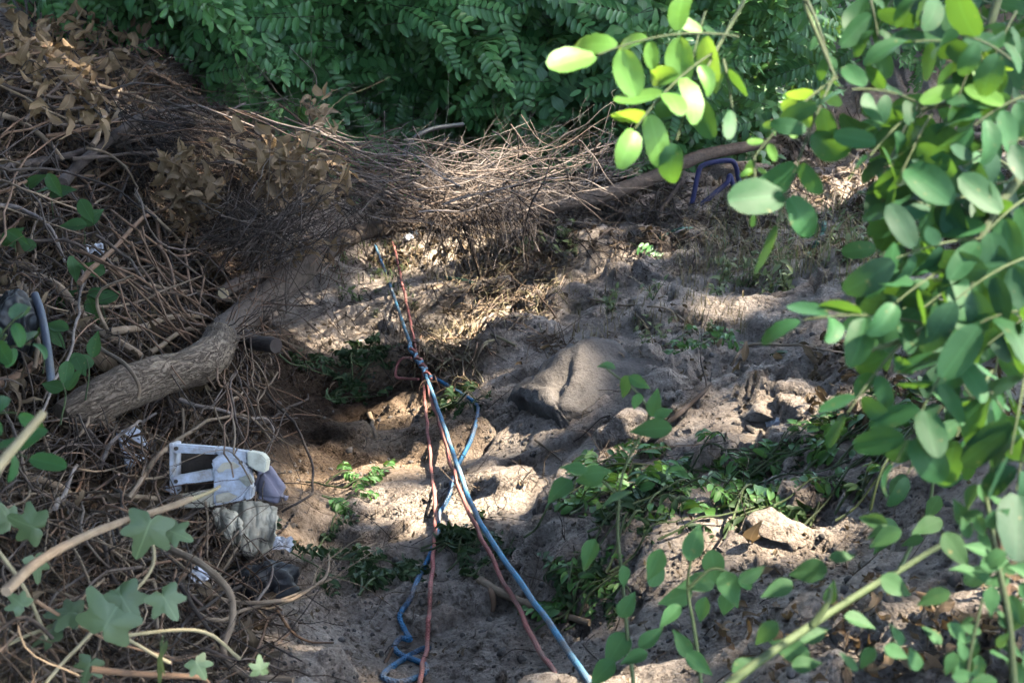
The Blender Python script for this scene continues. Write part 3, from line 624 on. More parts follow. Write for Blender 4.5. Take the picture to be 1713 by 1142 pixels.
B('dark thick bent branch lying over the top of the heap', [(105, 310, .25), (150, 262, .3), (195, 225, .35), (250, 192, .4), (300, 182, .45), (350, 196, .45)], 9, 'darkwood', amp=.006)
B('long dark branch running along under the bent thick branch', [(-10, 284, .2), (90, 266, .25), (180, 238, .3), (260, 210, .35), (340, 205, .4), (420, 222, .45)], 6.5, 'darkwood', amp=.006)
B('slender pale branch sloping down from the withered leaves to the brushwood', [(20, 92, .3), (120, 128, .35), (230, 164, .4), (330, 196, .45), (450, 216, .5), (560, 222, .55)], 4, 'tan', nside=4, amp=.006)
B('tan curved branch at the edge beneath the withered leaves', [(-10, 186, .2), (40, 205, .25), (78, 238, .25), (108, 270, .25)], 5.5, 'tan')
B('forked dark branch curving down beside the withered leaves', [(90, 140, .3), (60, 120, .3), (30, 95, .3), (15, 90, .3)], 5, 'darkwood')
B('grey straight stick stuck upright in the withered leaves', [(130, 50, .3), (142, 20, .3), (152, -10, .3)], 7, 'darkwood')
B('leaning bare stick crossing above the bent thick branch', [(150, 242, .35), (172, 200, .4), (186, 178, .42), (200, 150, .45)], 5, 'tan')
B('thin pointed stick leaning over the brushwood toward the thicket', [(375, 192, .5), (400, 178, .5), (430, 167, .5)], 2.5, 'grey')
B('upright dark peg standing in front of the thicket', [(472, 210, .45), (478, 180, .45), (482, 140, .45)], 5, 'darkwood')
B('pale broken stick reaching out by the upright peg', [(440, 205, .45), (470, 190, .45), (498, 182, .45)], 4, 'tan')
B('knotted tan branch arching over the black hollow in the heap', [(30, 470, .12), (62, 462, .16), (100, 478, .2), (125, 510, .2), (150, 545, .18), (200, 575, .15), (255, 605, .1)], 8.5, 'tan', amp=.008, nside=3)
B('thin pale shoot bending down across the thick trunk', [(112, 556, .2), (150, 575, .25), (195, 600, .42), (218, 622, .5), (230, 648, .5), (228, 668, .48)], 4.5, 'tan', amp=.004)
B('smooth pale branch above the thick trunk', [(190, 553, .25), (240, 548, .3), (285, 530, .33), (330, 526, .38), (380, 540, .45), (405, 552, .5)], 6, 'tan', amp=.005, nside=2)
B('short pale branch curving under the smooth pale one', [(248, 590, .3), (290, 568, .34), (318, 552, .36), (345, 550, .38)], 5, 'tan')
B('slim straight shoot hanging from the brushwood past the trunk', [(388, 378, .7), (425, 455, .8), (455, 530, .8), (466, 560, .75)], 2.4, 'twig')
B('slender leafless stem slanting down before the black strip', [(138, 440, .3), (130, 540, .35), (95, 640, .4), (50, 710, .45), (-10, 775, .5)], 3.2, 'grey')
B('grey branch crossing the ferny litter at the edge', [(-10, 340, .2), (40, 352, .22), (80, 385, .24), (112, 440, .25)], 4.5, 'grey')
B('thick dark branch end poking in over the slate strip', [(-10, 640, .15), (30, 630, .18), (62, 612, .18), (80, 600, .15)], 10, 'vine')
B('knobbly branch standing beside the slate strip', [(40, 480, .15), (45, 530, .2), (55, 580, .22), (58, 620, .2)], 6, 'tan')
B('white weathered branch rising beside the perforated panel', [(165, 800, .1), (175, 765, .16), (190, 738, .2), (225, 712, .24), (262, 690, .26)], 4, 'grey', amp=.006)
B('curved root arching over the broken white crate', [(212, 835, .15), (255, 770, .28), (300, 735, .32), (345, 705, .34), (392, 694, .34), (430, 708, .3), (455, 742, .25)], 4, 'tan', amp=.004)
B('grey root bent above the crate corner', [(300, 668, .2), (330, 680, .25), (380, 690, .26), (440, 700, .25), (455, 725, .2)], 3.5, 'grey', nside=3)
B('black wiry root hanging from the trunk into the gully', [(418, 610, .4), (455, 670, .35), (490, 705, .3), (522, 775, .28), (520, 825, .25), (470, 862, .2)], 3, 'darkwood', amp=.006)
B('long thin stick resting on the gully floor by the green moss', [(430, 712, .15), (470, 690, .1), (520, 662, .05)], 3.5, 'darkwood')
B('thick grey root lying across the litter below the panel', [(30, 790, .1), (90, 812, .14), (140, 838, .16), (200, 828, .16), (262, 830, .12)], 8, 'tan', amp=.008)
B('pale stalk standing upright beside the thick grey root', [(96, 852, .2), (112, 815, .26), (132, 780, .28)], 5, 'grey')
B('long looping root curling into the gully below the sack', [(300, 930, .1), (340, 985, .15), (400, 1008, .2), (470, 1005, .25), (520, 985, .25), (545, 950, .2), (548, 915, .15)], 4.5, 'tan', amp=.006, nside=3)
B('second looping root curling below the sack', [(310, 1000, .12), (350, 1035, .16), (420, 1020, .2), (500, 998, .22), (552, 968, .2)], 4, 'tan', amp=.006, nside=3)
B('thin forked root rising in front of the black bag', [(425, 1008, .2), (448, 975, .24), (455, 945, .24), (440, 925, .2)], 3, 'grey', nside=2)
B('thin crooked root creeping onto the bare floor', [(460, 1028, .12), (490, 1062, .06), (520, 1075, .03), (555, 1072, .02)], 2.8, 'vine')
B('pale arched stem looping down in front of the black bag', [(255, 905, 2.0), (300, 925, 1.95), (345, 950, 1.9), (385, 990, 1.88), (390, 1040, 1.86), (374, 1092, 1.84), (408, 1128, 1.82), (490, 1138, 1.8)], 6.5, 'tan', d=1, amp=.003, taper=0.8, name='dry_shoot')
B('grey dry cane slanting across the ivy toward the crate', [(10, 990, 1.30), (70, 935, 1.36), (160, 888, 1.44), (285, 846, 1.56), (318, 834, 1.6)], 8.5, 'tan', d=1, amp=.002, taper=0.7, name='dry_cane')
B('thin yellow cane tip lying over the crate', [(300, 842, 1.58), (350, 822, 1.64), (368, 812, 1.66)], 4.5, 'cane', d=1, amp=.001, name='dry_cane')
B('blurred tan cane poking in beside the leaflets', [(-15, 790, 1.0), (30, 738, 1.02), (72, 690, 1.04)], 9, 'cane', d=1, amp=.001, taper=0.8, name='dry_cane')
B('pale horizontal stem lying low under the ivy leaves', [(150, 1120, 1.45), (240, 1128, 1.48), (330, 1132, 1.5), (350, 1142, 1.52)], 6, 'vine', d=1, amp=.004, name='dry_shoot')
B('bare stem beneath the ivy running to the gully', [(60, 1000, 1.45), (130, 1040, 1.5), (210, 1080, 1.55), (300, 1100, 1.6)], 3.5, 'vine', d=1, amp=.006, name='dry_shoot')
B('dark upright twig hanging from the brushwood above the green hose piece', [(772, 370, 4.9), (785, 400, 4.95), (795, 435, 5.0), (801, 462, 5.05)], 5, 'darkwood', d=1, amp=.004)
B('slanting dark limb under the trunk by the navy tube', [(960, 372, 5.2), (1020, 392, 5.2), (1080, 380, 5.25), (1110, 345, 5.3), (1140, 300, 5.4)], 6, 'darkwood', d=1, amp=.01, nside=4)
B('brown fallen limb lying under the trunk end', [(1000, 400, 5.3), (1060, 380, 5.35), (1110, 372, 5.4), (1150, 370, 5.45)], 7, 'vine', d=1, amp=.01, nside=3)
B('weathered broken stick crossing under the red and blue ropes', [(802, 968, .02), (830, 985, .02), (870, 1003, .025), (925, 1022, .025), (985, 1040, .02)], 9, 'tan', amp=.004, sides=8)
B('short rotten stick stub beneath the weathered broken stick', [(822, 985, .015), (826, 1005, .01), (824, 1020, .005)], 6, 'vine')
B('thin stick lying on the slope between boulder and cut foliage', [(895, 740, .01), (915, 755, .01), (940, 772, .01)], 2.2, 'tan')
B('thin dark root on the slope above the cut foliage', [(1010, 775, .015), (1035, 755, .03), (1062, 742, .01)], 2.4, 'darkwood')
B('short straw coloured stick on the shaded slope', [(618, 690, .012), (622, 710, .012), (626, 732, .012)], 5, 'tan')
B('thin stem arching over the dry leaves on the bank', [(1225, 612, .03), (1250, 580, .1), (1310, 576, .12), (1380, 585, .1), (1420, 590, .05)], 3, 'tan', amp=.004)
B('twisted dark twig leaning over the cut foliage', [(1075, 760, .02), (1100, 730, .06), (1140, 690, .05), (1190, 640, .03)], 6, 'darkwood', nside=2)
B('dry stick half buried beside the coil of blue rope', [(640, 1105, .01), (655, 1080, .015), (675, 1052, .01)], 4, 'vine')
B('long fine runner crossing the dry weeds on the bank', [(985, 500, .05), (1060, 512, .06), (1120, 520, .05), (1170, 560, .04)], 2.2, 'tan', amp=.006)

# individual twigs of the brushwood
cl = spline(np.array([(60, 175, 4.75), (200, 200, 4.5), (330, 225, 4.35), (480, 262, 4.28), (640, 300, 4.4), (790, 305, 4.62), (930, 290, 4.85), (1070, 262, 5.05)], float), 12)
def bundle_twig(n, group, label, mat_pick, u_lo, u_hi, ln, spread, rmin, rmax, nside, dz=0.16, yoff=0):
    m = len(cl) - 1
    for _ in range(n):
        u0 = rng.uniform(u_lo, u_hi); L = rng.uniform(*ln); u = np.clip(np.linspace(u0, u0 + L, 5), 0, 1.12)
        idx = np.clip(u, 0, 1) * m; c = np.stack([np.interp(idx, np.arange(m + 1), cl[:, k]) for k in range(3)], -1)
        ext = np.clip(u - 1, 0, 1); c[:, 0] += ext * 900; c[:, 1] -= ext * 100
        off = np.clip(rng.normal() * spread, -spread * 1.6, spread * 1.8); slope = rng.normal() * spread * 1.7
        c[:, 1] += yoff + off + slope * (np.linspace(0, 1, 5) - 0.4) + rng.normal(size=5) * 4; c[:, 2] += rng.normal() * dz * 1.1
        pts = at(*spline(c, 4).T); r = rng.uniform(rmin, rmax)
        branch('brushwood_twig', label, 'twig', pts, r, r * 0.4, mat_pick(u0), group, sides=4, nside=int(rng.integers(1, nside + 1)), slen=0.22, depth=2 if rng.random() < 0.35 else 1, amp=0.022, freq=4, spread=0.5)
bundle_twig(55, 'grey twigs of the brushwood', 'thin bare grey twig in the brushwood heaped across the trunk', lambda u: 'grey' if rng.random() < 0.6 else 'twig', 0.42, 0.80, (0.10, 0.32), 28, .0014, .0045, 7, 0.16, -8)
bundle_twig(70, 'brown twigs of the heap', 'thin bare brown twig in the heap beside the withered leaves', lambda u: ('twig', 'vine', 'grey', 'darkwood')[rng.integers(4)], 0.0, 0.45, (0.15, 0.36), 30, .0018, .005, 4)
# finer twigs nobody could count
def fine_twigs(n, u_lo, u_hi, spread, matn, yoff=0, dz=0.2, rr=(.0010, .0022), ln=(0.04, 0.16), slope_k=2.2):
    mb = MB(); m = len(cl) - 1
    for _ in range(n):
        u0 = rng.uniform(u_lo, u_hi); u = np.linspace(u0, u0 + rng.uniform(*ln), 4); c = np.stack([np.interp(np.clip(u, 0, 1.0) * m, np.arange(m + 1), cl[:, k]) for k in range(3)], -1)
        c[:, 0] += np.clip(u - 1, 0, 1) * 1000
        c[:, 1] += yoff + rng.normal() * spread + rng.normal() * spread * slope_k * (np.linspace(0, 1, 4) - 0.4) + rng.normal(size=4) * 5; c[:, 2] += rng.normal() * dz
        r = rng.uniform(*rr); branch_geo(at(*spline(c, 3).T), r, r * 0.5, 3, int(rng.integers(0, 4)), 0.1, 1, 0.01, 8, 0, mb, 0.5)
    return mb
for nm, a in (('grey', (100, 0.45, 0.95, 26, 'x', -8)), ('twig', (80, 0.2, 0.68, 30, 'x', 5)), ('darkwood', (330, 0.10, 0.36, 50, 'x', 75))):
    mb = fine_twigs(a[0], a[1], a[2], a[3], nm, a[5] if len(a) > 5 else 0)
    tag(mb.build('brushwood', MAT[nm]), {'grey': 'fine grey twigs bristling from the brushwood over the trunk', 'twig': 'fine brown twigs matted in the brushwood', 'darkwood': 'fine dark twigs tangled inside the heap'}[nm], None, None, 'stuff')

def air_twigs(n, box, dr, Lpx, rpx, mats, label, ang):
    mbs = {}
    for _ in range(n):
        x, y = rng.uniform(box[0], box[2]), rng.uniform(box[1], box[3]); a = rng.normal(*ang); L = rng.uniform(*Lpx); t = np.linspace(-.5, .5, 4); d = rng.uniform(*dr)
        c = np.stack([x + L * np.cos(a) * t, y + L * np.sin(a) * t + rng.normal() * L * .15 * (4 * t * t), d + rng.normal(size=4) * .05], -1); m = mats[rng.integers(len(mats))]; r = rng.uniform(*rpx) / FPX * d
        branch_geo(at(*spline(c, 4).T), r, r * .5, 3, int(rng.integers(0, 4)), .12, 1, .012, 7, 0, mbs.setdefault(m, MB()), .6)
    for m, mb in mbs.items(): tag(mb.build('brushwood', MAT[m]), label, None, None, 'stuff')
air_twigs(130, (370, 340, 510, 425), (3.55, 4.0), (60, 200), (.7, 1.8), ['darkwood', 'darkwood', 'twig'], 'dark twigs hanging in front of the trunk under the withered leaves', (-0.6, 0.6))
air_twigs(120, (450, 235, 1000, 335), (4.1, 4.9), (50, 170), (.8, 2.2), ['darkwood', 'twig', 'grey'], 'criss-crossing broken twigs in the brushwood', (0.0, 0.8))
for k_ in range(3):   # twigs trailing along the upper trunk
    a_, b_, d_ = ((395, 545, 3.3), (455, 495, 3.65), (530, 425, 3.95))[k_]; air_twigs(16, (a_ - 40, b_ - 45, a_ + 40, b_ + 35), (d_ - .12, d_ + .02), (50, 140), (.7, 1.6), ['darkwood', 'twig', 'vine'], 'fine twigs trailing over the upper trunk', (-0.75, 0.4))
air_twigs(190, (590, 330, 900, 392), (4.3, 4.75), (40, 130), (.7, 1.6), ['darkwood', 'twig', 'grey'], 'broken twigs hanging below the brushwood', (0.9, 0.7))
# tangle of stems over the heap: random shoots on the heap's surface
def heap_twigs(n, box, lift, Lpx, rpx, mats, name, label, group, curl=0.25, ang=None, stuff=False, nside=2, amp=0.012):
    mbs = {}
    for _ in range(n):
        x, y = rng.uniform(box[0], box[2]), rng.uniform(box[1], box[3]); a = rng.uniform(0, np.pi) if ang is None else rng.normal(ang[0], ang[1]); L = rng.uniform(*Lpx)
        t = np.linspace(-0.5, 0.5, 4); k = rng.normal() * curl
        c = np.stack([x + L * (np.cos(a) * t - np.sin(a) * k * (4 * t * t)), y + L * (np.sin(a) * t + np.cos(a) * k * (4 * t * t))], -1) + rng.normal(size=(4, 2)) * L * 0.04
        l0 = rng.uniform(*lift); pts = gpath(np.c_[c, l0 + rng.normal(size=4) * 0.035], k=4); dep = float(np.mean((pts - CAM) @ FWD)); r = rng.uniform(*rpx) / FPX * dep; m = mats[rng.integers(len(mats))]
        if stuff: branch_geo(pts, r, r * 0.5, 3, int(rng.integers(0, nside + 1)), 0.12, 1, amp, 7, 0, mbs.setdefault(m, MB()), 0.6)
        else: branch(name, label, 'twig', pts, r, r * 0.55, m, group, sides=5, nside=int(rng.integers(0, nside + 1)), slen=0.18, amp=amp, freq=6)
    for m, mb in mbs.items(): tag(mb.build(name, MAT[m]), label, None, None, 'stuff')
heap_twigs(70, (-30, 60, 330, 330), (.05, .45), (140, 380), (1.6, 4), ['twig', 'darkwood', 'vine', 'tan'], 'heap_twig', 'bare twig lying loose on the upper heap near the withered leaves', 'twigs on the upper heap', 0.15, (0.25, 0.5))
heap_twigs(85, (-20, 330, 400, 590), (.03, .27), (120, 300), (1.3, 3.6), ['twig', 'vine', 'tan', 'darkwood', 'darkwood'], 'heap_twig', 'bare crooked stem in the tangle above the thick trunk', 'stems above the thick trunk', 0.22, (0.6, 0.6))
heap_twigs(26, (230, 420, 400, 600), (.35, .6), (160, 320), (1.6, 3), ['vine', 'vine', 'twig'], 'heap_twig', 'reddish brown shoot drooping in a sheaf over the trunk bend', 'shoots over the trunk bend', 0.12, (0.75, 0.15))
heap_twigs(24, (360, 560, 450, 760), (.3, .7), (70, 200), (1.2, 2.6), ['vine', 'twig', 'tan'], 'heap_twig', 'thin rootlet hanging off the trunk bend into the gully', 'rootlets below the trunk bend', 0.2, (1.35, 0.4))
heap_twigs(80, (-20, 690, 300, 960), (.02, .22), (80, 240), (1.2, 3.6), ['tan', 'twig', 'darkwood', 'vine'], 'heap_twig', 'crooked root in the litter around the broken crate', 'roots around the broken crate', 0.3)
heap_twigs(60, (-20, 930, 420, 1150), (.04, .26), (110, 280), (1.6, 4.2), ['tan', 'twig', 'darkwood', 'vine'], 'heap_twig', 'crooked dry stem tangled among the ivy leaves', 'stems among the ivy', 0.3)
heap_twigs(1000, (-20, 40, 420, 600), (.0, .25), (50, 150), (0.8, 1.9), ['twig', 'darkwood', 'vine', 'darkwood'], 'undergrowth', 'fine dry twigs matted over the heap', None, 0.25, None, True)
heap_twigs(650, (-20, 640, 440, 1150), (.0, .15), (50, 150), (0.9, 2.2), ['twig', 'darkwood', 'vine', 'darkwood'], 'undergrowth', 'fine rootlets matted below the trunk', None, 0.35, None, True)
heap_twigs(60, (740, 350, 960, 420), (.0, .4), (40, 110), (0.8, 1.8), ['twig', 'darkwood', 'grey'], 'undergrowth', 'fine dark twigs hanging under the brushwood', None, 0.2, (1.2, 0.5), True)
heap_twigs(230, (960, 300, 1350, 420), (.0, .12), (40, 140), (0.8, 2.0), ['twig', 'darkwood', 'grey', 'tan'], 'undergrowth', 'fine dead twigs strewn by the navy tube', None, 0.2, None, True)
heap_twigs(260, (1330, 200, 1713, 420), (.0, .08), (40, 130), (0.8, 2.0), ['twig', 'grey', 'tan'], 'undergrowth', 'fine dead stems on the far bank', None, 0.25, None, True)
heap_twigs(150, (480, 430, 800, 640), (.0, .02), (20, 90), (0.7, 1.5), ['twig', 'tan', 'darkwood'], 'undergrowth', 'fine twigs scattered on the gully floor', None, 0.2, None, True)
heap_twigs(200, (480, 640, 1500, 1100), (.0, .015), (12, 60), (0.6, 1.3), ['twig', 'tan', 'darkwood'], 'undergrowth', 'bits of twig scattered over the bare slope', None, 0.2, None, True)

# ------------------------------------------------------------------ dead leaves
def dead_geo(): return blade(6, rng.uniform(0.30, 0.52), rng.uniform(0.0, 0.5), rng.choice([-1, 1]) * rng.uniform(0.3, 1.1), hw_ovate, 0.09, rng.normal() * 1.5, 5, 0.10)
DEAD = []
for k in range(10):
    g = dead_geo(); DEAD.append(MB().add(*g[:2], 0, g[2]).mesh('dead_leaf', MAT['dead']))
def withered(label, polys, n, lift, size, stempix, down=0.5):
    s = dpath(stempix, 5) if stempix[0][2] > 1.5 else gpath(stempix, 0, 5); e = thing('withered_branch', label, 'branch', s[0]); O = s[0]
    mb = branch_geo(s - O, 0.006, 0.002, 5, 5, 0.2, 2, 0.01, 5); mb.build('stem', MAT['twig'], e)
    for _ in range(n):
        x0, y0, x1, y1 = polys[rng.integers(len(polys))]; g = np.clip(rng.normal(size=2) * 0.3, -0.6, 0.6); p = G((x0 + x1) / 2 + g[0] * (x1 - x0), (y0 + y1) / 2 + g[1] * (y1 - y0), rng.uniform(*lift)) if lift[0] < 1.5 else at((x0 + x1) / 2 + g[0] * (x1 - x0), (y0 + y1) / 2 + g[1] * (y1 - y0), rng.uniform(*lift))
        d = rng.normal(size=3) + np.array([0, 0, -down]); obj('dead_leaf', DEAD[rng.integers(10)], e, mat=M4(frame(d, rng.normal(size=3) + [0, -0.8, 0.3]), p - O, rng.uniform(*size)))
withered('withered branch thick with tan dead leaves in front of the thicket', [(-10, 0, 230, 90), (60, 60, 240, 200), (0, 60, 130, 130)], 300, (.2, .6), (.05, .085), [(40, 200, .3), (110, 130, .35), (170, 60, .4), (200, -20, .45)])
withered('withered branch with pale curled leaves hanging over the dark hollow', [(268, 250, 330, 330), (290, 300, 365, 365)], 130, (3.85, 4.0), (.045, .07), [(260, 255, 4.0), (300, 300, 4.0), (345, 350, 3.95)])
withered('withered branch with brown leaves caught under the brushwood', [(375, 225, 560, 300), (400, 270, 580, 345), (430, 230, 520, 320)], 220, (3.8, 4.1), (.04, .07), [(380, 235, 4.05), (460, 270, 4.05), (560, 300, 4.1)])
withered('small withered sprig standing up before the thicket', [(505, 165, 545, 215)], 16, (4.3, 4.4), (.05, .07), [(520, 230, 4.35), (522, 205, 4.35), (520, 180, 4.35)], -0.6)
withered('rusty withered sprig hanging in the thicket', [(215, 15, 300, 65), (240, -20, 330, 25)], 40, (.25, .5), (.05, .075), [(260, 80, .35), (262, 40, .4), (270, -10, .4)])
withered('withered sprig drooping down the face of the thicket', [(620, 80, 665, 180), (630, 120, 680, 210)], 46, (.35, .5), (.03, .05), [(640, 240, .4), (636, 160, .45), (640, 60, .45)])
withered('withered leaves caught below the trunk in the dark hollow', [(380, 370, 520, 450), (420, 400, 560, 440)], 34, (3.85, 4.1), (.045, .065), [(390, 380, 4.0), (450, 420, 4.0), (520, 430, 4.05)])
# litter
def litter(n, box, lift, size, matn, label, flat=0.7, name='leaf_litter'):
    mb = MB(); geos = [dead_geo() for _ in range(10)]
    px = rng.uniform(box[0], box[2], n); py = rng.uniform(box[1], box[3], n); P = G(px, py, rng.uniform(lift[0], lift[1], n)); N = gnormal(P[:, 0], P[:, 1])
    for p, q in zip(P, N): add_blade(mb, geos[rng.integers(10)], frame(rng.normal(size=3), q + rng.normal(size=3) * (1 - flat)), p + q * 0.004, rng.uniform(*size))
    return tag(mb.build(name, MAT[matn]), label, None, None, 'stuff')
litter(1500, (-20, 60, 450, 660), (0, .15), (.02, .06), 'litter', 'brown leaf litter over the upper heap', 0.3)
litter(1000, (-20, 640, 440, 1150), (0, .06), (.015, .05), 'litter', 'brown leaf litter around the crate', 0.4)
litter(600, (620, 330, 960, 450), (0, .02), (.015, .05), 'litter', 'leaf litter on the far floor of the gully', 0.6)
litter(900, (1240, 220, 1713, 440), (0, .02), (.015, .05), 'litter', 'leaf litter on the far bank', 0.6)
litter(420, (960, 300, 1300, 420), (0, .02), (.015, .05), 'litter', 'leaf litter around the navy tube', 0.6)
litter(240, (480, 440, 1200, 640), (0, .01), (.01, .03), 'litter', 'scattered leaf bits in the gully', 0.7)
litter(260, (1350, 560, 1713, 720), (0, .02), (.015, .045), 'litter', 'dry leaf bits under the hanging bough', 0.6)
litter(300, (480, 600, 1713, 1142), (0, .008), (.006, .02), 'litter', 'tiny leaf bits on the bare slope', 0.8)
litter(150, (1200, 960, 1713, 1142), (0, .02), (.01, .035), 'dead', 'pale dead leaves under the low bough', 0.5)
# dead leaves that can be picked out
def single_leaf(label, px, py, size, lift=0.01, matn='dead', stand=0.0, name='dead_leaf'):
    g = dead_geo(); p = G(px, py, lift); o = MB().add(*g[:2], 0, g[2]).build(name, MAT[matn]); N = gnormal(p[0], p[1])
    o.matrix_local = M4(frame(rng.normal(size=3) + np.array([0, 0, stand * 3]), N * (1 - stand) + np.array([0, -1, 0]) * stand + rng.normal(size=3) * 0.2), p + [0, 0, 0.006], size); return tag(o, label, 'leaf')
for lb, x, y, s_, st in (('dark curled leaf standing on the ridge, the one next to the thin arching stem', 1226, 620, .055, .9), ('narrow dark curled leaf upright on the ridge', 1243, 608, .06, 1.0), ('broad olive dead leaf on the ridge of the bank', 1290, 600, .075, .6),
        ('curled dark leaf at the far end of the ridge row', 1308, 602, .05, .9), ('flat orange leaf lying below the upright curled leaves', 1265, 625, .055, 0), ('pale dead leaf on the shaded slope under the trunk', 925, 452, .05, 0), ('yellowish leaf on the shaded slope by the roots', 870, 520, .045, 0.1),
        ('rusty curled leaf heap piece above the boulder', 925, 582, .05, 0.3), ('tan leaf flake beside the cut foliage end', 1255, 908, .06, 0), ('pale dead leaf by the slack blue rope', 870, 770, .02, .3)):
    single_leaf(lb, x, y, s_, 0.0, 'wilt' if 'olive' in lb else 'dead', st)
#SPLIT
# ------------------------------------------------------------------ ropes
def rope(name, label, pts, r, matn):
    pts = np.asarray(pts); mb = MB(); tube(mb, pts - pts[0], r, 10); o = mb.build(name, MAT[matn]); o.location = pts[0].tolist(); return tag(o, label, 'rope'), pts[0]
br, bo = rope('blue_rope', 'taut pale blue rope running from the viewer down to the knot and beyond', wob(dpath([(1000, 1172, 1.80), (985, 1142, 1.86), (920, 1042, 2.07), (860, 960, 2.32), (800, 866, 2.66), (766, 782, 3.02), (741, 708, 3.36), (714, 632, 3.8), (691, 588, 4.08), (672, 535, 4.5), (652, 475, 4.98), (636, 432, 5.4), (628, 410, 5.6)], 10), .0015, 9), .0050, 'blue')
rr_, ro = rope('red_rope', 'taut faded red rope running beside the pale blue rope', wob(dpath([(952, 1172, 1.9), (936, 1142, 1.97), (895, 1070, 2.17), (850, 985, 2.42), (816, 920, 2.58), (790, 868, 2.76), (763, 800, 3.02), (745, 740, 3.27), (722, 670, 3.6), (706, 620, 3.9), (694, 575, 4.2), (685, 530, 4.5), (672, 470, 4.95), (660, 418, 5.5), (657, 405, 5.6)], 10), .004, 11), .0042, 'red')
rope('red_rope', 'slack red rope hanging straight down along the gully floor', wob(gpath([(694, 1175, .03), (700, 1142, .03), (716, 1060, .03), (722, 960, .03), (728, 885, .03), (724, 800, .03), (716, 720, .04), (709, 650, .06), (706, 600, .12)], 0, 12), .003, 14), .0042, 'red')
bb = [(714, 625, .1), (728, 632, .05), (770, 657, .012), (793, 672, .012), (800, 688, .012), (791, 727, .012), (780, 752, .014), (768, 775, .02), (757, 802, .02), (750, 833, .014), (734, 862, .012), (733, 889, .012), (718, 931, .012), (700, 966, .012), (686, 1001, .012), (669, 1029, .012), (678, 1055, .014), (686, 1069, .022), (670, 1067, .016), (660, 1081, .012), (670, 1094, .014), (700, 1106, .018), (712, 1113, .018), (711, 1124, .012), (693, 1134, .012), (665, 1140, .012), (642, 1133, .012), (645, 1123, .012), (673, 1103, .026), (706, 1085, .014), (717, 1083, .012)]
rope('blue_rope', 'slack deep blue rope looping over the floor and coiled near the bottom', gpath(bb, 0, 8), .0050, 'deepblue')
# windings of the knot
kp = dpath([(683, 574, 4.1), (697, 598, 3.98), (708, 614, 3.88), (718, 632, 3.78)], 14); tk = np.linspace(0, 1, len(kp)); fr = [frame(unit(g), [0, 0, 1]) for g in np.gradient(kp, axis=0)]
for sgn, nm, par, o_, rk in ((1, 'blue', br, bo, .0065), (-1, 'red', rr_, ro, .006)):
    if nm == 'red': sl = slice(18, None)
    else: sl = slice(0, None)
    hel = np.array([c + f[:, 1] * math.cos(sgn * 26 * q) * rk + f[:, 2] * math.sin(sgn * 26 * q) * rk for c, f, q in zip(spline(kp, 3), np.repeat(fr, 3, 0)[:3 * len(kp) - 2], np.linspace(0, 1, 3 * len(kp) - 2))])[sl]
    mb = MB(); tube(mb, hel - o_, .0040, 8); mb.build('knot', MAT[nm], par)
mb = MB(); tube(mb, dpath([(688, 598, 4.0), (672, 600, 4.02), (664, 612, 4.03), (663, 630, 4.02), (680, 633, 3.98), (700, 634, 3.92)], 6) - ro, .0040, 8); mb.build('loop', MAT['red'], rr_)

# ------------------------------------------------------------------ rubbish caught in the heap
import bmesh
def slab(pix, thick, mat, O, name, parent, bev=0.003, seg=2):
    """flat piece with thickness: outline by picture position and distance"""
    p = np.array([at(a, b, d) for a, b, d in pix]) - O; c = np.cross(p[1] - p[0], p[2] - p[1]); nrm = unit(c)
    if nrm @ FWD < 0: nrm = -nrm
    bm = bmesh.new(); f = bm.faces.new([bm.verts.new(v) for v in p]); r = bmesh.ops.extrude_face_region(bm, geom=[f]); vs = [g for g in r['geom'] if isinstance(g, bmesh.types.BMVert)]
    bmesh.ops.translate(bm, verts=vs, vec=(nrm * thick).tolist()); bmesh.ops.recalc_face_normals(bm, faces=bm.faces)
    bmesh.ops.bevel(bm, geom=list(bm.edges), offset=bev, segments=seg, affect='EDGES'); me = bpy.data.meshes.new(name); bm.to_mesh(me); bm.free(); me.materials.append(mat); return obj(name, me, parent)
D = 2.36; O = at(350, 800, D)
cr = thing('broken_crate', 'broken white plastic crate caught in the roots under the trunk', 'crate', O)
slab([(284, 742, D), (362, 748, D), (362, 760, D), (288, 757, D)], .03, MAT['white'], O, 'slat', cr)
slab([(287, 797, D - .01), (357, 784, D - .01), (359, 803, D - .01), (288, 813, D - .01)], .03, MAT['white'], O, 'slat', cr)
o = slab([(292, 828, D - .01), (357, 818, D - .01), (358, 847, D - .01), (288, 851, D - .01)], .03, MAT['sack'], O, 'slat', cr); o['label'] = 'muddy lower slat'
slab([(352, 772, D - .012), (366, 760, D - .012), (400, 768, D - .012), (414, 782, D - .012), (420, 812, D - .012), (408, 836, D - .012), (357, 846, D - .012), (357, 785, D - .012)], .04, MAT['white'], O, 'side_panel', cr)
slab([(360, 747, D + .002), (415, 756, D + .002), (414, 777, D + .002), (396, 781, D + .002), (395, 770, D + .002), (362, 762, D + .002)], .035, MAT['white'], O, 'rim', cr)
o = slab([(413, 755, D - .004), (436, 759, D - .004), (446, 770, D - .004), (443, 791, D - .004), (427, 786, D - .004), (414, 778, D - .004)], .04, MAT['cream'], O, 'corner', cr, .002); o['label'] = 'yellowed corner piece'
slab([(283, 741, D - .003), (289, 741, D - .003), (290, 853, D - .003), (284, 853, D - .003)], .06, MAT['white'], O, 'edge_strip', cr, .001)
slab([(409, 822, D - .014), (423, 812, D - .014), (421, 834, D - .014), (408, 837, D - .014)], .03, MAT['white'], O, 'foot', cr)
slab([(288, 745, D + .06), (425, 760, D + .06), (412, 835, D + .06), (286, 850, D + .06)], .01, MAT['darkin'], O, 'back_panel', cr)  # sheet painted in the crate's inner shadow colour
